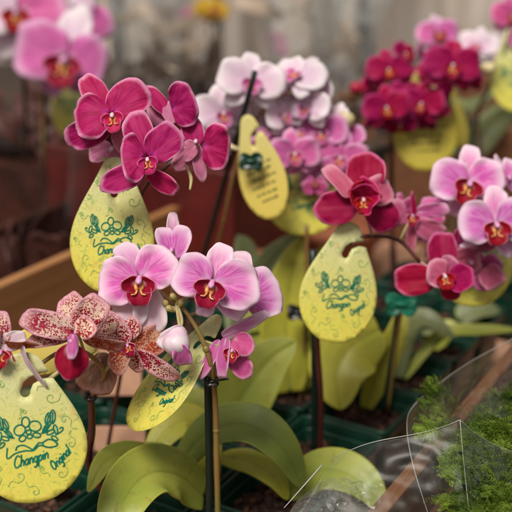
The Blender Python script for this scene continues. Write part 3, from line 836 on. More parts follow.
# its lip: a dark red diamond under a pink column
fl = flower(C_, (72, 340), .652, 'spotted', [
 ('petal', (72, 343), (67, 381), 36, 3, 0, dict(k=.98, p=1.35, front='lip_red', bend=.2, cup=-.25)),
 ('petal', (73, 334), (71, 359), 12, 9, 0, dict(front='mauve', bend=.2, cup=-.6, db=6)),
 ('sepal', (78, 334), (92, 320), 26, 2, -20, dict(p=.6)),
], lips=None)
flower(C_, (128, 345), .69, 'spotted', [
 ('petal', (124, 348), (98, 316), 34, 2, 0, dict(p=.6)),
 ('petal', (132, 340), (118, 318), 32, -4, 0, dict(p=.6)),
 ('sepal', (134, 352), (168, 332), 32, 0, 10, dict(front='spotted_back', p=.6)),
 ('sepal', (136, 352), (178, 386), 20, 4, 20, dict(k=.9, p=.9, bend=.5)),
 ('petal', (122, 346), (114, 374), 24, 3, 20, dict(p=.6, front='spotted_back')),
 ('sepal', (128, 348), (140, 374), 16, -2, 20, dict()),
], lips=(12, 20), ped=(104, 372, .71))
flower(C_, (100, 362), .715, 'spotted', [
 ('petal', (108, 354), (96, 396), 32, 0, 15, dict(front='dusky', back='dusky', p=.6)),
 ('petal', (110, 356), (78, 390), 24, -4, 0, dict(front='dusky', back='dusky', p=.6)),
], lips=None)
flower(C_, (2, 352), .65, 'spotted', [
 ('petal', (4, 342), (36, 352), 18, 4, 60, dict(bend=.5, p=.7, front='spotted_back')),
 ('petal', (22, 346), (35, 396), 16, 0, 55, dict(bend=.6, p=.6, front='pale_back')),
 ('petal', (-6, 348), (-30, 330), 40, 4, 0),
 ('sepal', (0, 344), (-2, 310), 26, -3, 0),
 ('sepal', (2, 350), (4, 386), 30, 2, 0, dict(front='lip_red', p=.7)),
 ('sepal', (0, 346), (26, 336), 20, -3, 0, dict(front='pale_back')),
], lips=(16, 0), ped=(30, 372, .68))
stem(C_, [at(42, 384, .665), at(52, 377, .66), at(60, 371, .66)], .0016, 'pedicel_green', 'pedicel', nodes=False)
hang_tag('large yellow tag with green blossom emblem and script in the lower left corner', (34, 503), (22, 352), .655, 114, roll=4, dd=0, bend=.25)
hang_tag('pale tag lying sideways behind the spotted flowers, mostly hidden', (8, 352), (96, 348), .715, 50, roll=0, dd=0, bend=.3, print_=None, face='tag_back')

# ================================================================== ORCHID D : crimson, right
D_ = orchid('orchid with two crimson flowers above the right teardrop tag', 0, 2)
dY = .80
stake(D_, aty(315, 458, dY), aty(313, 250, dY), .0035)
stem(D_, [aty(320, 455, dY-.008), aty(321, 400, dY-.01), aty(317, 330, dY-.006), at(322, 275, .86), at(342, 250, .84), at(352, 240, .825), at(368, 236, .82), at(398, 240, .83), at(420, 262, .83)], [.0026, .0024, .0022, .0019, .0017, .0017, .0015], 'stem_red', n=40)
flower(D_, (363, 200), .80, 'crimson', [
 ('sepal', (364, 196), (368, 150), 38, -3, 0, dict(k=1.0, p=.72, bend=.15)),
 ('sepal', (358, 205), (314, 209), 34, -2, 0, dict(k=1.05, p=.75, bend=.2)),
 ('sepal', (368, 206), (398, 227), 32, -2, 0, dict(k=1.0, p=.72)),
 ('petal', (370, 196), (393, 184), 32, -8, 0, dict(front='crimson_back')),
 ('petal', (352, 196), (326, 163), 20, -8, 20, dict(front='crimson_back')),
 ('petal', (362, 202), (382, 196), 42, 10, -25, dict(front='deep', bend=-.7, cup=.5, p=.6)),
 ('petal', (361, 202), (346, 196), 36, 10, 25, dict(front='lip_dark', back='crimson_back', bend=-.7, cup=.5, p=.6)),
 ('petal', (364, 199), (368, 183), 34, 12, 0, dict(front='deep', bend=-.6, cup=.3, p=.6)),
], lips=(15, 0), ped=(372, 236, .82))
flower(D_, (444, 276), .82, 'crimson', [
 ('sepal', (442, 272), (443, 230), 29, -3, 0, dict(k=1.0, p=.7, bend=.15)),
 ('sepal', (438, 278), (393, 281), 31, -2, 0, dict(k=1.06, p=.78)),
 ('petal', (446, 276), (428, 270), 30, 6, 10, dict(front='crimson_back', p=.6)),
 ('petal', (450, 280), (475, 277), 30, 8, -20, dict(front='deep', bend=-.4, cup=.4, p=.6)),
 ('sepal', (444, 282), (456, 300), 22, 4, 40, dict(p=.6)),
 ('sepal', (444, 270), (458, 262), 24, 5, 0, dict(front='crimson_back')),
], lips=(15, 10), ped=(420, 262, .83))
flower(D_, (412, 216), .85, 'rose', [
 ('sepal', (404, 224), (397, 198), 17, 0, 20, dict(front='crimson_back', p=.7)),
 ('sepal', (414, 228), (415, 191), 7, 4, 30, dict(front='crimson')),
 ('sepal', (411, 222), (412, 254), 10, 3, 0, dict(front='crimson_back')),
 ('petal', (417, 212), (450, 210), 16, 4, 20, dict(front='mauve', back='mauve', p=.6)),
 ('petal', (418, 224), (446, 236), 22, 0, 10, dict(front='crimson_back')),
], lips=(11, 0), ped=(400, 240, .835))
flower(D_, (470, 262), .87, 'rose', [
 ('petal', (452, 262), (484, 258), 30, 0, 10, dict(front='crimson_back', p=.6)),
 ('petal', (484, 268), (500, 288), 26, 0, 0, dict(front='crimson_back')),
 ('sepal', (484, 270), (482, 292), 18, 2, 0, dict(front='rose')),
 ('sepal', (450, 258), (460, 228), 8, 4, 20, dict(front='crimson')),
 ('petal', (472, 248), (500, 246), 12, 4, 30, dict(front='crimson_back')),
], lips=None)
for c, S, y, p, rr, dd_, kk in (((428, 226), 38, -40, 20, 30, .875, 'rose'), ((402, 212), 40, 50, 0, 10, .885, 'rose'), ((482, 268), 42, -20, -30, 20, .885, 'rose'), ((456, 250), 36, 30, -20, 60, .89, 'rose'), ((434, 206), 34, -30, 40, 0, .89, 'blush')):
    gflower(D_, c, dd_, kk, S, y, p, rr)
leaf(D_, [(288, 492, .86), (322, 470, .845), (358, 478, .83), (388, 512, .82)], 46, 'leaf_lime', fold=.1)
hang_tag('yellow teardrop tag with green emblem hooked on a curved brown stem, right of centre', (332, 343), (350, 222), .82, 79, roll=6, dd=2, bend=.35)

# ================================================================== ORCHID E : pale pink, right
Ee = orchid('orchid with pale pink flowers with white rims at the right edge', 0, 3)
eY = .878
stake(Ee, aty(383, 412, eY), aty(399, 300, eY), .0024)
stem(Ee, [aty(388, 412, eY), at(398, 330, .955), at(408, 290, .94), at(430, 262, .91), at(460, 240, .89)], .0018, 'stem_brown')
clip(Ee, (400, 304), .93, 20, 'clip_mint')
flower(Ee, (468, 184), .86, 'pale', [
 ('sepal', (469, 180), (472, 144), 23, -3, 0, dict(k=1.02, p=.65)),
 ('sepal', (466, 192), (452, 218), 20, -4, 0, dict()),
 ('sepal', (470, 192), (484, 216), 20, -4, 0, dict()),
 ('petal', (466, 183), (433, 172), 42, 5, 10, dict(k=1.0, p=.58)),
 ('petal', (470, 182), (505, 176), 40, 5, -10, dict(k=1.0, p=.58)),
], lips=(23, -20), ped=(455, 240, .90))
flower(Ee, (495, 225), .84, 'pale', [
 ('sepal', (496, 222), (498, 185), 26, -3, 0, dict(k=1.02, p=.62)),
 ('sepal', (490, 238), (460, 244), 9, 3, 45, dict()),
 ('sepal', (498, 236), (516, 256), 22, -3, 0, dict()),
 ('petal', (494, 225), (459, 220), 40, 5, 10, dict(k=1.0, p=.58)),
 ('petal', (498, 223), (534, 216), 42, 5, -10, dict(k=1.0, p=.58)),
], lips=(22, 0), ped=(470, 250, .88))
flower(Ee, (508, 178), .88, 'pale', [
 ('sepal', (504, 186), (498, 153), 10, 0, 30, dict(p=.8, k=1.1)),
 ('petal', (508, 186), (512, 158), 20, 0, 20, dict()),
 ('petal', (508, 186), (530, 176), 20, 0, 20, dict()),
], lips=None)
leaf(Ee, [(380, 330, .985), (352, 345, .965), (338, 372, .955), (341, 410, .95)], 68, 'leaf_yellow', fold=.1, nh=-FW+Vector((0, 0, .2)))
leaf(Ee, [(366, 408, 1.0), (380, 372, .99), (396, 335, .985), (404, 305, .99)], 26, 'leaf_yellow', fold=.2, nh=-FW)
hang_tag('yellow tag half hidden behind pink flowers at the right edge', (474, 307), (472, 190), .895, 82, roll=0, dd=0, bend=.3)

# ================================================================== leafy plants in the crate
P1 = orchid('orchid plant showing one big arching leaf over dark bark in front of the centre', 0, 1)
leaf(P1, [(182, 462, .84), (210, 430, .815), (250, 424, .80), (282, 447, .80), (304, 488, .82)], 44, 'leaf_green', fold=.14, p=.5)
leaf(P1, [(222, 458, .86), (250, 462, .855), (275, 478, .85), (288, 500, .85)], 26, 'leaf_yellow', nh=Vector((.4, -.6, .5)))
P2 = orchid('orchid plant with yellow leaf behind the centre stake, left of the arching leaf', -1, 1)
leaf(P2, [(212, 480, .87), (205, 440, .865), (186, 420, .86), (160, 440, .85), (150, 470, .84)], 34, 'leaf_yellow', fold=.14)
leaf(P2, [(200, 476, .87), (180, 462, .85), (150, 452, .84), (120, 455, .83)], 24, 'leaf_green')
P3 = orchid('orchid plant with a broad upright yellow-green leaf behind the pale pink flowers', -1, 2)
leaf(P3, [(228, 430, .95), (236, 408, .945), (250, 384, .94), (270, 360, .94), (296, 341, .94)], 62, 'leaf_lime', fold=.08, nh=-FW+Vector((0, 0, .3)), k=.72, p=.55)
leaf(P3, [(232, 430, .96), (210, 410, .96), (190, 400, .96), (172, 410, .95)], 30, 'leaf_lime')
P4 = orchid('orchid plant with tall upright yellow leaves in the middle of the picture', -1, 3)
leaf(P4, [(290, 392, 1.03), (286, 350, 1.02), (290, 290, 1.01), (302, 238, 1.01)], 52, 'leaf_yellow', fold=.1, nh=-FW, k=.9, p=.55)
leaf(P4, [(296, 392, 1.04), (312, 340, 1.04), (322, 290, 1.04), (322, 245, 1.05)], 38, 'leaf_yellow', fold=.1, nh=-FW)
leaf(P4, [(286, 392, 1.03), (270, 350, 1.02), (262, 320, 1.02), (240, 330, 1.01)], 34, 'leaf_lime', fold=.1, nh=-FW)
stem(P4, [aty(304, 385, .925), aty(306, 310, .925), aty(307, 225, .925)], .0024, 'stem_brown')
clip(P4, (298, 312), .985, 14, 'clip_black')
P5 = orchid('orchid plant with dull green leaf behind the upright yellow leaves', -2, 3)
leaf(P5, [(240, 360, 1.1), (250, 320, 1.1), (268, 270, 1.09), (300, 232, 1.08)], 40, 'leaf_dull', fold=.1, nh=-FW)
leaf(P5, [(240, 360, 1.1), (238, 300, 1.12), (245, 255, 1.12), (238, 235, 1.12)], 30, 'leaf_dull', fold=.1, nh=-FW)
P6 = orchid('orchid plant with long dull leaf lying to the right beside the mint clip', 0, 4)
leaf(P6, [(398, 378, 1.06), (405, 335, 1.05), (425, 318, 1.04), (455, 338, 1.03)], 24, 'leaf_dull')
leaf(P6, [(404, 378, 1.06), (440, 335, 1.06), (480, 330, 1.06), (520, 330, 1.06)], 14, 'leaf_lime')
extra = [(-2, 0, 'orchid plant mostly hidden behind the lower left tag'), (-3, 1, 'orchid plant hidden low beside the left crate board'),
 (-2, 2, 'orchid plant hidden behind the centre pink flowers'), (-3, 2, 'orchid plant in the row along the left crate board'),
 (0, 5, 'orchid plant in the far right of the crate, short leaves'), (0, 6, 'orchid plant at the far right end of the crate row'),
 (-1, 4, 'orchid plant in a green pot behind the right teardrop tag'), (-1, 5, 'orchid plant with low leaves behind the crimson flowers'),
 (1, 6, None)]
for i, j, lb in extra:
    if not lb: continue
    p = orchid(lb, i, j, chips=100)
    c = cell(i, j); v = c - CAM; dd = v.dot(FW); px, py = 256+1024*v.dot(XR)/dd, 256-1024*v.dot(UP)/dd
    for k in range(3):
        a = random.uniform(0, 6.28); L_ = random.uniform(28, 45)
        leaf(p, [(px, py, dd), (px+L_*.4*math.cos(a), py-12-8*math.sin(a), dd-.01*math.sin(a)), (px+L_*math.cos(a), py-10-14*math.sin(a), dd-.02*math.sin(a))], 24, random.choice(('leaf_green', 'leaf_dull', 'leaf_lime')))

# ================================================================== ORCHID F : pale cluster, back
F_ = orchid('orchid with a crowded spray of blush white and mauve flowers behind the centre', -3, 4)
fY = 1.02
c0 = cell(-3, 4)
stake(F_, Vector((c0.x-.01, c0.y, 0)), at(255, 72, .92), .0027)
stem(F_, [Vector((c0.x, c0.y, 0)), at(219, 240, 1.04), at(236, 165, .985), at(252, 125, .975), at(275, 100, .97), at(305, 88, .97)], .0015, 'stem_brown')
for c, k, S, y, p, r, d in (((251, 82), 'white', 68, 8, 5, -4, .95), ((222, 114), 'white', 62, 20, 0, 12, .97), ((298, 76), 'white', 62, -25, 35, -25, .97),
 ((282, 116), 'white', 48, 45, 10, 20, .975), ((308, 108), 'white', 52, -40, 5, -10, .97), ((266, 148), 'blush', 44, 30, -5, 15, .97), ((322, 134), 'blush', 54, -20, 5, 8, .975),
 ((294, 154), 'blush', 54, 10, -5, 5, .955), ((341, 158), 'blush', 56, -12, -5, -15, .97), ((320, 174), 'blush', 44, 20, -20, 30, .975), ((222, 146), 'white', 40, 40, -30, 0, .98),
 ((300, 134), 'blush', 44, -30, 10, 40, .985), ((278, 168), 'blush', 38, 20, -20, -30, .985), ((332, 118), 'white', 40, -35, 20, -20, .985), ((270, 112), 'white', 46, 10, 10, 60, .99), ((294, 100), 'white', 44, 20, -10, 100, .985), ((236, 98), 'white', 50, -20, 0, 30, .985),
 ((244, 128), 'white', 44, 0, -20, 10, .99), ((318, 94), 'white', 44, -50, 0, 0, .985), ((308, 168), 'blush', 50, 0, -15, 50, .99), ((346, 142), 'blush', 42, -30, 10, 20, .99), ((282, 138), 'blush', 46, 10, 0, -40, .99)):
    gflower(F_, c, d, k, S, y, p, r)
gflower(F_, (315, 186), .965, 'rose', 26, 0, -20, 180)
for q in ((345, 121), (270, 100), (278, 92), (266, 108), (272, 88)): bud(F_, q, .98, 5 if q[0] < 300 else 9, (.3, 1, 0), 'bud_cream', elong=1.1)
stem(F_, [at(226, 143, .93), at(232, 147, .92), at(240, 150, .92)], .0022, 'bud_cream', 'pedicel', nodes=False)
clip(F_, (251, 162), .925, 15, 'clip_green')

hang_tag('tag showing its cream yellow back with small dark text, clipped to the rear dark stake', (273, 219), (246, 115), .935, 48, roll=-12, dd=0, face='tag_back', print_='lines', bend=.2)
hang_tag('yellow tag with green emblem under the mauve flowers, behind the text tag', (303, 236), (305, 130), .99, 80, roll=0, dd=0, bend=.3)

# ================================================================== ORCHID G : dark red, upper right
G_ = orchid('orchid with a dense cluster of deep red flowers at the upper right', -1, 6)
g0 = cell(-1, 6)
stake(G_, Vector((g0.x, g0.y, 0)), at(391, 60, 1.2), .0026, 'stake_brown')
stem(G_, [Vector((g0.x+.01, g0.y, 0)), at(391, 210, 1.2), at(392, 140, 1.17), at(400, 95, 1.17), at(425, 70, 1.16), at(450, 58, 1.16)], .0019, 'stem_red')
for c, S, y, p, r, d in (((388, 70), 42, 5, 0, 5, 1.14), ((404, 54), 30, 40, 10, 0, 1.17), ((386, 108), 46, 5, -5, 8, 1.11), ((422, 104), 44, -22, -5, -10, 1.12), ((452, 66), 56, 0, 0, -6, 1.10), ((412, 78), 36, 20, 20, 0, 1.16), ((372, 88), 30, 50, 0, 0, 1.16),
 ((404, 98), 38, 10, -10, 30, 1.135), ((436, 88), 34, -30, -20, 0, 1.15), ((400, 124), 32, 0, -35, 0, 1.13), ((432, 112), 38, -30, -10, 40, 1.14), ((468, 80), 30, -40, -20, 0, 1.13), ((376, 122), 26, 30, -40, 0, 1.14), ((430, 74), 30, 30, 10, 0, 1.15)):
    gflower(G_, c, d, 'deep', S*1.05, y, p, r)
bud(G_, (357, 88), 1.14, 6, (-1, .2, 0), 'bud_red'); bud(G_, (488, 68), 1.12, 6, (1, -.2, 0), 'bud_cream')
hang_tag('olive yellow tag with faint print below the deep red flowers', (424, 171), (428, 62), 1.15, 66, roll=0, face='tag_olive', print_='lines', bend=.2)
G2 = orchid('orchid with lilac pink flowers just behind the deep red ones', -1, 7)
g1 = cell(-1, 7)
stem(G2, [Vector((g1.x, g1.y, 0)), at(459, 150, 1.28), at(445, 110, 1.26), at(440, 60, 1.25), at(455, 40, 1.25)], .0022, 'stem_red')
gflower(G2, (438, 34), 1.25, 'mauve', 44, 5, 10, 4); gflower(G2, (477, 46), 1.27, 'white', 42, -25, 10, -10); gflower(G2, (424, 52), 1.28, 'mauve', 26, 40, 0, 0)
hang_tag('pale olive tag seen edge-on between the deep red cluster and the wooden crate', (462, 148), (452, 88), 1.22, 44, roll=50, face='tag_olive', print_=None, bend=.2)
# far right
I_ = orchid('orchid with a deep rose flower cut by the top right corner', 0, 8)
i0 = cell(0, 8)
stem(I_, [Vector((i0.x, i0.y, 0)), at(478, 130, 1.36), at(488, 90, 1.32), at(505, 50, 1.30), at(512, 20, 1.3)], .0022, 'stem_red')
stake(I_, aty(470, 170, 1.27), aty(473, 118, 1.27), .0026)
gflower(I_, (512, 16), 1.3, 'rose', 44, 10, 0, 0); gflower(I_, (528, 40), 1.3, 'rose', 40, 10, 0, 0)
hang_tag('bright yellow-green tag cut by the upper right edge of the picture', (518, 112), (512, 28), 1.3, 50, roll=0, bend=.2)
leaf(I_, [(470, 160, 1.4), (482, 140, 1.4), (500, 120, 1.4), (520, 112, 1.4)], 26, 'leaf_dull', nh=-FW)

# ================================================================== ORCHID H : large, blurred, upper left
hbase = aty(50, 260, 1.62)
H_ = empty('orchid_plant', (hbase.x, hbase.y, -.09), 'large flowered pink orchid on two dark stakes at the upper left', 'orchid', 'orchids beyond the crate')
hb = Vector((hbase.x, hbase.y, 0)); pot(H_, hb, half=.055, h=.09, top=.02, mat='crate_red')
stake(H_, hb + Vector((-.03, 0, 0)), at(23, 30, 1.42), .0030, 'stake_brown'); stake(H_, hb + Vector((.0, 0, 0)), at(43, 60, 1.42), .0034, 'stake_brown')
stem(H_, [hb, at(44, 160, 1.45), at(42, 80, 1.42), at(50, 30, 1.42), at(70, -5, 1.42)], .0022, 'stem_brown')
K = KIND['mauve']
flower(H_, (66, 62), 1.36, 'mauve', [
 ('sepal', (68, 56), (80, 2), 34, -4, 0, dict(front='white')),
 ('sepal', (62, 66), (46, 96), 26, -4, 0, dict(front='mauve')),
 ('sepal', (70, 66), (86, 92), 26, -4, 0, dict(front='mauve')),
 ('petal', (66, 56), (12, 40), 62, 4, 5, dict(front='mauve', p=.58)),
 ('petal', (68, 58), (106, 62), 56, 4, -5, dict(front='mauve', p=.58)),
], lips=(30, -8), ped=(50, 30, 1.42), lod=.7)
flower(H_, (18, 14), 1.39, 'mauve', [
 ('petal', (20, 12), (66, 0), 54, 4, 0, dict(front='mauve')), ('petal', (16, 12), (-30, 6), 54, 4, 0, dict(front='white')),
 ('sepal', (18, 14), (2, 60), 34, -4, 0, dict(front='white')), ('sepal', (18, 14), (34, 56), 34, -4, 0, dict(front='white')), ('sepal', (18, 8), (22, -36), 34, -4, 0),
], lips=(22, 0), lod=.7)
flower(H_, (94, 8), 1.43, 'mauve', [
 ('petal', (90, 10), (68, -10), 34, 0, 0, dict(front='white')), ('sepal', (88, 12), (84, 36), 22, 0, 0, dict(front='white')), ('petal', (88, 10), (104, 38), 34, 2, 0, dict(front='mauve')),
], lips=None, lod=.7)
hang_tag('yellow-green tag glimpsed between the upper left orchid and the magenta flowers', (72, 138), (66, 62), 1.46, 40, roll=35, bend=.2)

# ================================================================== BEYOND THE CRATE
red = empty('plastic_crate', aty(190, 240, 1.36)*1.0, 'deep red plastic crate behind the magenta flowers', 'crate')
def tray(parent, c, hx, hy, z0, z1, th, mat):
    for s in (-1, 1):
        q = c + E2*s*hx + Z*(z0+z1)/2; mb = MB(); box(mb, q, E2*th, E1*hy, Z*(z1-z0)/2); mb.build('side_panel', mat, parent, q, smooth=False, mods=[('bevel', .003)])
        q = c + E1*s*(hy+th) + Z*(z0+z1)/2; mb = MB(); box(mb, q, E2*(hx+th), E1*th, Z*(z1-z0)/2*.98); mb.build('end_panel', mat, parent, q, smooth=False, mods=[('bevel', .003)])
    q = c + Z*(z0+.004); mb = MB(); box(mb, q, E2*(hx-th), E1*(hy-th), Z*.003); mb.build('base_panel', mat, parent, q, smooth=False)
    parent.location = c + Z*z0; WL_fix(parent, c + Z*z0)
def WL_fix(p, loc):
    d = Vector(loc) - WL[p.name]; WL[p.name] = Vector(loc)
    for ch in p.children: ch.location = ch.location - d
rc = Vector((-.09, 1.44, 0)); tray(red, rc, .15, .13, -.09, .14, .006, 'crate_red')
wc = empty('wooden_box', Vector((.1, 1.5, 0)), 'orange brown wooden box behind the deep red flowers', 'box')
tray(wc, Vector((.40, 1.78, 0)), .22, .20, -.09, .13, .010, 'wood_dark2')
wd = empty('wooden_box', Vector((-.5, 1.3, 0)), 'dark reddish wooden box behind the left crate board', 'box')
tray(wd, Vector((-.42, 1.42, 0)), .15, .15, -.09, .06, .008, 'dark_maroon')
def round_pot(name, c, r, h, z0, label, mat='terracotta'):
    mb = MB(); n = 28; prof = [(r*.68, 0), (r*.92, h*.78), (r*1.0, h*.79), (r*1.02, h), (r*.94, h), (r*.90, h*.8), (r*.85, h*.75), (0.0005, h*.74)]
    vs = [Vector((c[0]+q*math.cos(6.2832*j/n), c[1]+q*math.sin(6.2832*j/n), z0+z)) for q, z in prof for j in range(n)]
    mb.add(vs, [[i*n+j, i*n+(j+1) % n, (i+1)*n+(j+1) % n, (i+1)*n+j] for i in range(len(prof)-1) for j in range(n)])
    o = mb.build(name, mat, None, (c[0], c[1], z0)); tag(o, label, 'pot'); return o
q = aty(262, 232, 1.22); round_pot('plant_pot', (q.x-.02, 1.24), .052, .11, -.09, 'terracotta pot standing between the upright leaves and the red crate')
q = aty(100, 200, 1.6); round_pot('plant_pot', (q.x, 1.62), .06, .12, -.09, 'terracotta pot in the gloom behind the left magenta flowers')
q = aty(345, 200, 1.35); round_pot('plant_pot', (q.x, 1.42), .06, .11, -.09, 'terracotta pot behind the crimson flower right of centre')

# clear plastic sleeve with a dark wrapped plant at the far left
def film_sheet(parent, corners, name, mat, nu=26, nv=26, amp=.004, seed=0, sag=.01):
    """corners: four world points; wrinkled sheet of film"""
    a, b, c, d = corners; nn = (b-a).cross(d-a).normalized(); vs = []
    for i in range(nu+1):
        for j in range(nv+1):
            u, v = i/nu, j/nv
            p = a.lerp(b, u).lerp(d.lerp(c, u), v)
            w = noise.fractal(p*38+Vector((seed, 0, 0)), 1.0, 2.0, 3)
            fold = math.sin((u*3.1+v*2.0+w*.7)*5+seed)*.5
            vs.append(p + nn*(amp*w + amp*.8*fold + sag*math.sin(math.pi*u)*math.sin(math.pi*v)))
    fs = [[i*(nv+1)+j, (i+1)*(nv+1)+j, (i+1)*(nv+1)+j+1, i*(nv+1)+j+1] for i in range(nu) for j in range(nv)]
    mb = MB(); mb.add(vs, fs); o = mb.build(name, mat, parent, a, mods=[('solid', .00015)]); return o, vs
sl = empty('plastic_sleeve', aty(30, 300, 1.12), 'clear plastic sleeve standing behind the crate board at the far left', 'sleeve')
cc = aty(20, 250, 1.16)
def cone_film(parent, c, r0, r1, z0, z1, mat, seed=0, name='film'):
    n = 60; m = 24; vs = []
    for j in range(m+1):
        v = j/m; r = r0+(r1-r0)*v
        for i in range(n):
            a = 6.2832*i/n; w = noise.fractal(Vector((math.cos(a)*2, math.sin(a)*2, v*2+seed)), 1, 2, 3)
            rr = r*(1+.12*w+.03*math.sin(a*7+seed))
            vs.append(Vector((c[0]+rr*math.cos(a), c[1]+rr*math.sin(a), z0+(z1-z0)*v+(.01*w if j == m else 0))))
    mb = MB(); mb.add(vs, [[j*n+i, j*n+(i+1) % n, (j+1)*n+(i+1) % n, (j+1)*n+i] for j in range(m) for i in range(n)])
    return mb.build(name, mat, parent, c)
cone_film(sl, Vector((cc.x, cc.y, 0)), .055, .10, -.08, .24, 'film', 3)
# dark leafy plant inside it
dp = empty('leafy_plant', Vector((cc.x, cc.y+.01, -.08)), 'dark reddish leaves wrapped inside the far left plastic sleeve', 'plant')
simple('leaf_maroon', (.12, .035, .028), .5, .5, 60, trans=.2)
for k in range(26):
    a = random.uniform(0, 6.28); r = random.uniform(.02, .055); h = random.uniform(.02, .17)
    p = Vector((cc.x, cc.y+.01, -.05)); q = p + Vector((r*math.cos(a), r*math.sin(a), h))
    mb = MB(); petal_into(mb, p.lerp(q, .5), q-p+Vector((math.cos(a), math.sin(a), 0))*.02, Vector((math.cos(a+1), math.sin(a+1), .5)), .07, .034, bend=.5, seed=k, ns=6, nt=18)
    mb.build('leaf', 'leaf_maroon', dp, p, mods=[('solid', .0005)])

# far bench with wrapped plants and a plastic curtain wall
wall = empty('curtain_wall', (0, 3.3, -.79), 'pale grey-beige plastic sheeting hanging across the far background', 'curtain')
n = 260; vs = []; x0, x1 = -2.6, 2.6
for i in range(n+1):
    x = x0+(x1-x0)*i/n
    y = 3.3 + .035*math.sin(x*23)+.02*math.sin(x*51+1)+.03*noise.noise(Vector((x*6, 0, 0)))
    for z in (-.79, -.2, .4, 1.1, 1.8): vs.append(Vector((x, y+.02*math.sin(z*4+x*3), z)))
mb = MB(); mb.add(vs, [[i*5+j, (i+1)*5+j, (i+1)*5+j+1, i*5+j+1] for i in range(n) for j in range(4)]); mb.build('sheet', 'curtain', wall, (0, 3.3, -.79), mods=[('solid', .002)])
for px, w, nm in ((118, .022, 'first'), (365, .024, 'second'), (185, .010, 'third'), (219, .012, 'fourth')):
    q = aty(px, 40, 3.05); mb = MB(); box(mb, (q.x, 3.05, .4), Vector((w, 0, 0)), Vector((0, w, 0)), Vector((0, 0, 1.19)))
    o = mb.build('support_post', 'post_grey', None, (q.x, 3.05, -.79), smooth=False, mods=[('bevel', .004)])
    tag(o, {118: 'dark upright post behind the upper left orchid, left of the others', 365: 'dark upright post just left of the deep red flowers', 185: 'thin grey post left of the yellow far flower', 219: 'thin grey post right of the yellow far flower'}[px], 'post')
b2 = empty('far_bench', (0, 2.6, -.79), 'low dark brown bench in front of the plastic sheeting', 'bench')
mb = MB(); box(mb, (0, 2.55, -.03), Vector((2.4, 0, 0)), Vector((0, .38, 0)), Vector((0, 0, .03))); mb.build('bench_top', 'table_brown', b2, (0, 2.55, -.03), smooth=False)
mb = MB(); box(mb, (0, 2.2, -.43), Vector((2.38, 0, 0)), Vector((0, .01, 0)), Vector((0, 0, .36))); mb.build('front_board', 'dark_maroon', b2, (0, 2.2, -.51), smooth=False)
def far_orchid(label, px, py, Y, kind, S, n=2, mat='stake_brown'):
    b = aty(px, 90, Y); t = empty('orchid_plant', (b.x, Y, -.17), label, 'orchid', 'far blurred orchids')
    c = Vector((b.x, Y, 0)); 
    mb = MB(); m = 20; prof = [(.03, -.17), (.042, -.10), (.045, -.085), (.040, -.085), (.002, -.09)]
    vs = [Vector((c.x+r*math.cos(6.2832*j/m), Y+r*math.sin(6.2832*j/m), z)) for r, z in prof for j in range(m)]
    mb.add(vs, [[i*m+j, i*m+(j+1) % m, (i+1)*m+(j+1) % m, (i+1)*m+j] for i in range(4) for j in range(m)]); mb.build('pot', 'terracotta', t, (c.x, Y, -.17))
    top = aty(px, py, Y); stem(t, [Vector((c.x, Y, -.09)), (Vector((c.x, Y, -.09))+top)/2+Vector((.01, 0, 0)), top], .003, 'stem_brown')
    dd = (top-CAM).dot(FW)
    for k in range(n): gflower(t, (px+random.uniform(-.5, .5)*S*(k > 0), py+random.uniform(-.3, .5)*S*(k > 0)), dd-.03*k, kind, S, random.uniform(-30, 30), 0, random.uniform(-20, 20), lod=.4)
    for k in range(4):
        a = random.uniform(0, 6.28); p = Vector((c.x, Y, -.08)); X = Vector((math.cos(a), math.sin(a)*.6, .6))
        mb = MB(); petal_into(mb, p, X, Vector((0, -.5, .8)), .16, .055, bend=1.0, seed=k, ns=6, nt=18); mb.build('leaf', 'leaf_dull', t, p, mods=[('solid', .0015)])
    return t
far_orchid('small yellow flowered orchid far back at the top', 206, 8, 2.45, 'yellow', 26, 3)
far_orchid('small pink orchid beside the far yellow one', 184, 14, 2.5, 'rose', 16, 2)
far_orchid('dull pink orchid far back behind the blush white spray', 276, 42, 2.6, 'rose', 20, 3)
far_orchid('whitish orchid far back near the top right', 492, 44, 2.5, 'white', 26, 2)
far_orchid('tiny pink orchid far back left of the deep red cluster', 366, 92, 2.3, 'rose', 14, 2)

simple('leaf_dark', (.075, .045, .028), .5, .6, 30)
simple('leaf_grey', (.42, .32, .24), .6, .3, 30)
def dark_bush(label, px, py, Y, w, h, n, seed, mat='leaf_dark', sleeve=None):
    b = aty(px, py, Y); rg = random.Random(seed); t = empty('leafy_plant', (b.x, Y, b.z), label, 'plant', 'leafy plants in the background')
    for k in range(n):
        a = rg.uniform(0, 6.28); q = Vector((b.x+rg.uniform(-.5, .5)*w*.5, Y+rg.uniform(-.4, .4)*w*.5, b.z+rg.uniform(0, .7)*h)); X = Vector((math.cos(a), math.sin(a)*.6, rg.uniform(.2, 1.4)))
        mb = MB(); petal_into(mb, q, X, Vector((rg.uniform(-.5, .5), -.7, .6)), h*rg.uniform(.4, .7), h*rg.uniform(.12, .22), bend=.8, seed=k, ns=5, nt=16); mb.build('leaf', mat, t, q, mods=[('solid', .0012)])
    if sleeve:
        sv = empty('plastic_sleeve', (b.x, Y, b.z), sleeve, 'sleeve'); cone_film(sv, Vector((b.x, Y, b.z)), w*.35, w*.62, b.z, b.z+h*1.5, 'film_milky', seed)
dark_bush('dark leafy plant behind the left magenta flowers', 128, 112, 2.15, .26, .13, 16, 1)
dark_bush('dark leafy plant between the magenta flowers and the blush spray', 190, 116, 2.1, .28, .14, 20, 2)
dark_bush('dark leaves low behind the upper left orchid stakes', 30, 150, 1.75, .22, .12, 26, 3, 'leaf_maroon')
dark_bush('dark red leaves behind the upper left tag', 72, 170, 1.6, .18, .11, 26, 4, 'leaf_maroon')
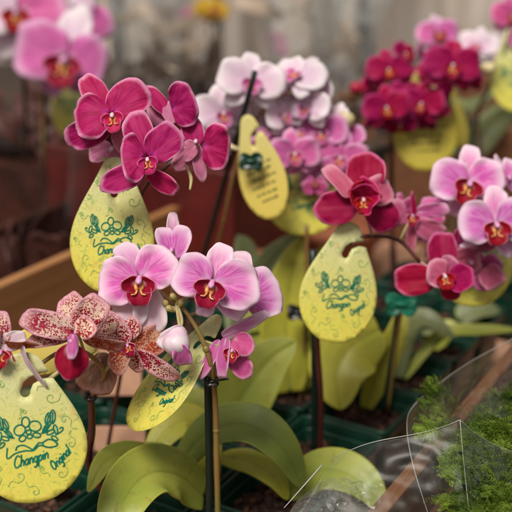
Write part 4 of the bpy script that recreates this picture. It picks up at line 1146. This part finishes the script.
dark_bush('dull brownish leaves in plastic at the far top, right of the yellow flower', 300, 70, 2.35, .20, .20, 6, 5, 'leaf_grey', 'milky plastic sleeve far back above the blush spray')
dark_bush('dull olive leaves before the orange brown box, under the deep red cluster', 470, 150, 1.5, .16, .10, 16, 8, 'leaf_dull')
dark_bush('dark leaves between the mauve flowers and the deep red cluster', 365, 170, 1.42, .12, .10, 20, 9)
dark_bush('dull brownish leaves in plastic at the far top left', 150, 80, 2.4, .18, .20, 6, 6, 'leaf_grey', 'milky plastic sleeve far back above the magenta flowers')
dark_bush('dull leaves in plastic just left of the deep red cluster', 345, 100, 2.3, .16, .20, 5, 7, 'leaf_grey', 'milky plastic sleeve far back left of the deep red cluster')
sb = empty('cardboard_box', at(119, 458, .95), 'small peach cardboard box with a dark opening, behind the dark red stem', 'box')
def slab(px0, py0, px1, py1, d, th, mat, nm):
    a, b = at(px0, py0, d), at(px1, py1, d); c = (a+b)/2; mb = MB()
    hx = XR*abs((b-a).dot(XR))/2; hy = UP*abs((b-a).dot(UP))/2; box(mb, c, hx, hy, FW*th/2); return mb.build(nm, mat, sb, c, smooth=False, mods=[('bevel', .0015)])
slab(94, 426, 146, 470, .945, .004, 'cardboard', 'front_panel'); slab(98, 340, 142, 396, .985, .004, 'cardboard', 'back_panel')
slab(94, 426, 97, 470, .985, .076, 'cardboard', 'side_panel'); slab(143, 426, 146, 470, .985, .076, 'cardboard', 'side_panel')
# ================================================================== FERN AND FILM, lower right
fern = empty('fern', at(470, 505, .86), 'bright green feathery fern wrapped in clear plastic at the lower right', 'fern')
WL_fix(fern, fern.location)
fc = at(475, 500, .84)
def frond(parent, P, L, droop, seed):
    rng = random.Random(seed); mb = MB(); n = 22
    q = catmull(P, n); up0 = Vector((0, -.3, 1)).normalized()
    tube(mb, P, [.0006, .0003], 12, 5)
    for i in range(2, n+1):
        t = (q[min(i+1, n)]-q[i-1]).normalized(); y = up0.cross(t).normalized(); z = t.cross(y)
        pl = L*(math.sin(math.pi*(i/n)**.7)*.8+.2)*rng.uniform(.8, 1.15)
        for sg in (-1, 1):
            dr = (y*sg*.85 + t*.55 + z*rng.uniform(-.7, .9)).normalized(); b = q[i]
            m = 9
            for k in range(1, m+1):
                c = b + dr*pl*k/m - Vector((0, 0, 1))*pl*.12*(k/m)**2
                for s2 in (-1, 1):
                    e = (dr*.6 + dr.cross(z).normalized()*s2).normalized(); l = .0030*(1.1-k/m*.6)*rng.uniform(.7, 1.2)
                    w = dr.cross(e).cross(e).normalized()*l*.26
                    zz = z*l*rng.uniform(-.2, .5)
                    mb.add([c, c+e*l*.5+w+zz*.5, c+e*l+zz, c+e*l*.5-w+zz*.5], [[0, 1, 2, 3]])
    o = mb.build('frond', 'fern_green', parent, P[0]); return o
rng = random.Random(3)
tips = []
for k in range(100):
    tx = rng.uniform(414, 432) if k % 6 == 0 else rng.uniform(448, 545); ty = 392+(k*61.8) % 135
    if tx < 440: ty = rng.uniform(380, 480)
    if ty < 410+(tx-430)*.0 and 445 < tx < 480: ty += 45
    if tx > 480 and rng.random() < .2: ty = rng.uniform(378, 400)
    pl_x = 370+(512-ty)*.876
    if pl_x-12 < tx < pl_x+26: tx = tx-26 if tx < pl_x+4 else tx+28
    if tx < 410: tx += 70; ty = max(ty, 470)
    d0 = .80 - (ty-380)*.0011 + rng.uniform(-.02, .02)
    T = at(tx, ty, d0); Bp = at(485+(tx-485)*.45, max(ty+38, 470), d0+.05)
    Bp.z = max(Bp.z, -.02)
    mid = (T+Bp)/2 + Vector((0, 0, .022)) + Vector((rng.uniform(-.008, .008), 0, 0))
    frond(fern, [Bp, mid, T], .019, .2, k)
# box that the fern stands in: boards parallel to the crate
fb = empty('wooden_crate', cell(2, 0, -.09), 'dark wooden crate with the wrapped fern, at the lower right', 'crate')
board(fb, -.224, eo-.45, eo+.9, -.088, .035, .008, 'wood_dark')
board(fb, .15, eo-.45, eo+.9, -.088, .06, .012, 'wood_dark')
board(fb, -.037, eo-.45, eo+.9, -.092, -.080, .36, 'soil', 'bottom_panel')

bag = empty('plastic_sleeve', at(440, 512, .74), 'clear crumpled plastic sleeve wrapped round the bright green fern', 'sleeve')
def patch(parent, rows, name, mat, amp=.0015, seed=0, nu=30, nv=30, facet=0.):
    """rows: list of rows of (px,py,d) control points, lofted"""
    rr = [catmull([at(*p) for p in r], nu) for r in rows]
    vs = []; grid = []
    cols = [catmull([r[i] for r in rr], nv) for i in range(nu+1)]
    for i in range(nu+1):
        for j in range(nv+1):
            p = cols[i][j]; w = noise.fractal(p*45+Vector((seed, 0, 0)), 1, 2, 4)
            w2 = abs(noise.noise(p*70+Vector((0, seed, 0))))
            fade = min(1, 6*min(i/nu, 1-i/nu)+.0)*min(1, 6*min(j/nv, 1-j/nv))
            jit = (noise.noise_vector(p*400+Vector((seed, 3, 0)))) * facet
            cr = abs(noise.noise(Vector((p.x*60+p.z*25, p.z*30-p.x*20, seed)))) + .5*abs(noise.noise(Vector((p.x*130-p.z*60, p.z*90, seed+5))))
            vs.append(p - FW*(amp*w+amp*1.5*w2)*fade + jit*fade + FW*facet*3.2*cr*fade)
    mb = MB(); mb.add(vs, [[i*(nv+1)+j, (i+1)*(nv+1)+j, (i+1)*(nv+1)+j+1, i*(nv+1)+j+1] for i in range(nu) for j in range(nv)])
    return mb.build(name, mat, parent, vs[0], smooth=not facet, mods=[('solid', .0001)])
patch(bag, [[(520, 335, .86), (470, 362, .84), (436, 386, .82), (412, 408, .80)],
            [(540, 380, .80), (490, 390, .78), (440, 405, .765), (407, 428, .765)],
            [(550, 440, .76), (500, 440, .735), (445, 445, .72), (413, 465, .735)],
            [(560, 520, .72), (500, 520, .70), (460, 520, .70), (430, 520, .72)]], 'film', 'film', .0015, 4, 26, 26, facet=.0011)
mb = MB(); tube(mb, [at(520, 335, .858), at(470, 362, .838), at(436, 386, .818), at(412, 408, .798), at(407, 428, .763), at(413, 465, .733), at(430, 520, .718)], [.00038, .0002, .0004, .00022, .00036, .0002], 40, 6); mb.build('film_edge', 'film_edge', bag, at(470, 362, .838))
bag2 = empty('plastic_sleeve', at(400, 512, .68), 'flat clear plastic sleeve with a pale sealed corner, in front of the fern', 'sleeve')
patch(bag2, [[(334, 457, .70), (370, 443, .69), (420, 433, .685), (460, 420, .68)],
             [(318, 480, .69), (370, 475, .68), (420, 470, .675), (464, 465, .672)],
             [(290, 520, .68), (360, 520, .67), (420, 520, .665), (470, 520, .66)]], 'film', 'film', .0012, 9)
patch(bag2, [[(460, 420, .68), (478, 435, .69), (500, 447, .70), (530, 458, .71)],
             [(464, 465, .672), (480, 470, .68), (505, 475, .69), (530, 480, .70)],
             [(470, 520, .66), (490, 520, .67), (510, 520, .68), (530, 520, .69)]], 'film', 'film', .002, 5)
mb = MB()
tube(mb, [at(284, 508, .68), at(300, 490, .685), at(322, 465, .692)], [.0003, .0006], 14, 6)
tube(mb, [at(334, 457, .70), at(370, 443, .69), at(420, 433, .685), at(445, 426, .682), at(460, 420, .68)], [.0002, .00034, .00018, .00032], 30, 6)
tube(mb, [at(460, 420, .68), at(464, 465, .672), at(470, 520, .66)], [.00034, .00016, .0003], 20, 6)
tube(mb, [at(460, 420, .68), at(478, 435, .69), at(500, 447, .70), at(530, 458, .71)], .0002, 20, 6)
mb.build('sealed_seam', 'film_edge', bag2, at(460, 420, .68))
bag3 = empty('plastic_sleeve', at(340, 505, .70), 'crumpled end of clear plastic in front of the pale leaf, bottom edge', 'sleeve')
patch(bag3, [[(300, 497, .70), (325, 480, .70), (350, 478, .70), (385, 482, .70)],
             [(292, 508, .69), (325, 495, .68), (350, 498, .68), (380, 500, .69)],
             [(285, 522, .68), (325, 522, .67), (350, 522, .67), (375, 522, .68)]], 'film', 'film_hazy', .002, 2, 26, 18, facet=.0028)

# ================================================================== CAMERA, LIGHT, RENDER
cd = bpy.data.cameras.new('camera'); cam = bpy.data.objects.new('camera', cd); COL.objects.link(cam)
cam.location = CAM; cam.rotation_euler = (R(90)-TILT, 0, 0)
cd.sensor_width = 25; cd.sensor_height = 25; cd.lens = 50; cd.clip_start = .01; cd.clip_end = 60
cd.dof.use_dof = True; cd.dof.focus_distance = .695; cd.dof.aperture_fstop = 4.1; cd.dof.aperture_blades = 0
sc.camera = cam
w = bpy.data.worlds.new('World'); sc.world = w; w.use_nodes = True
nt = w.node_tree; nt.nodes.clear()
sky = nt.nodes.new('ShaderNodeTexSky'); sky.sky_type = 'NISHITA'; sky.sun_disc = False
ELEV, AZ = R(58), R(205)      # sun behind the camera's left shoulder
sky.sun_elevation = ELEV; sky.sun_rotation = AZ; sky.dust_density = 3; sky.ozone_density = .5
hs = nt.nodes.new('ShaderNodeHueSaturation'); hs.inputs['Saturation'].default_value = .0
bg = nt.nodes.new('ShaderNodeBackground'); bg.inputs[1].default_value = .060
wo = nt.nodes.new('ShaderNodeOutputWorld')
wm = nt.nodes.new('ShaderNodeMix'); wm.data_type = 'RGBA'; wm.blend_type = 'MULTIPLY'; wm.inputs[0].default_value = 1; wm.inputs[7].default_value = (1, .955, .90, 1)
nt.links.new(sky.outputs[0], hs.inputs['Color']); nt.links.new(hs.outputs[0], wm.inputs[6]); nt.links.new(wm.outputs[2], bg.inputs[0]); nt.links.new(bg.outputs[0], wo.inputs[0])
sd = bpy.data.lights.new('sun', 'SUN'); sd.energy = 2.6; sd.angle = R(20); sd.color = (1, .94, .85)
so = bpy.data.objects.new('sun', sd); COL.objects.link(so)
sdir = Vector((math.sin(AZ)*math.cos(ELEV), math.cos(AZ)*math.cos(ELEV), math.sin(ELEV)))
so.rotation_euler = sdir.to_track_quat('Z', 'Y').to_euler()
sc.view_settings.view_transform = 'Standard'; sc.view_settings.look = 'None'; sc.view_settings.gamma = 1; sc.view_settings.exposure = .38
sc.render.engine = 'CYCLES'; sc.cycles.use_denoising = True
sc.cycles.max_bounces = 8; sc.cycles.transparent_max_bounces = 16
sc.cycles.caustics_reflective = False; sc.cycles.caustics_refractive = False
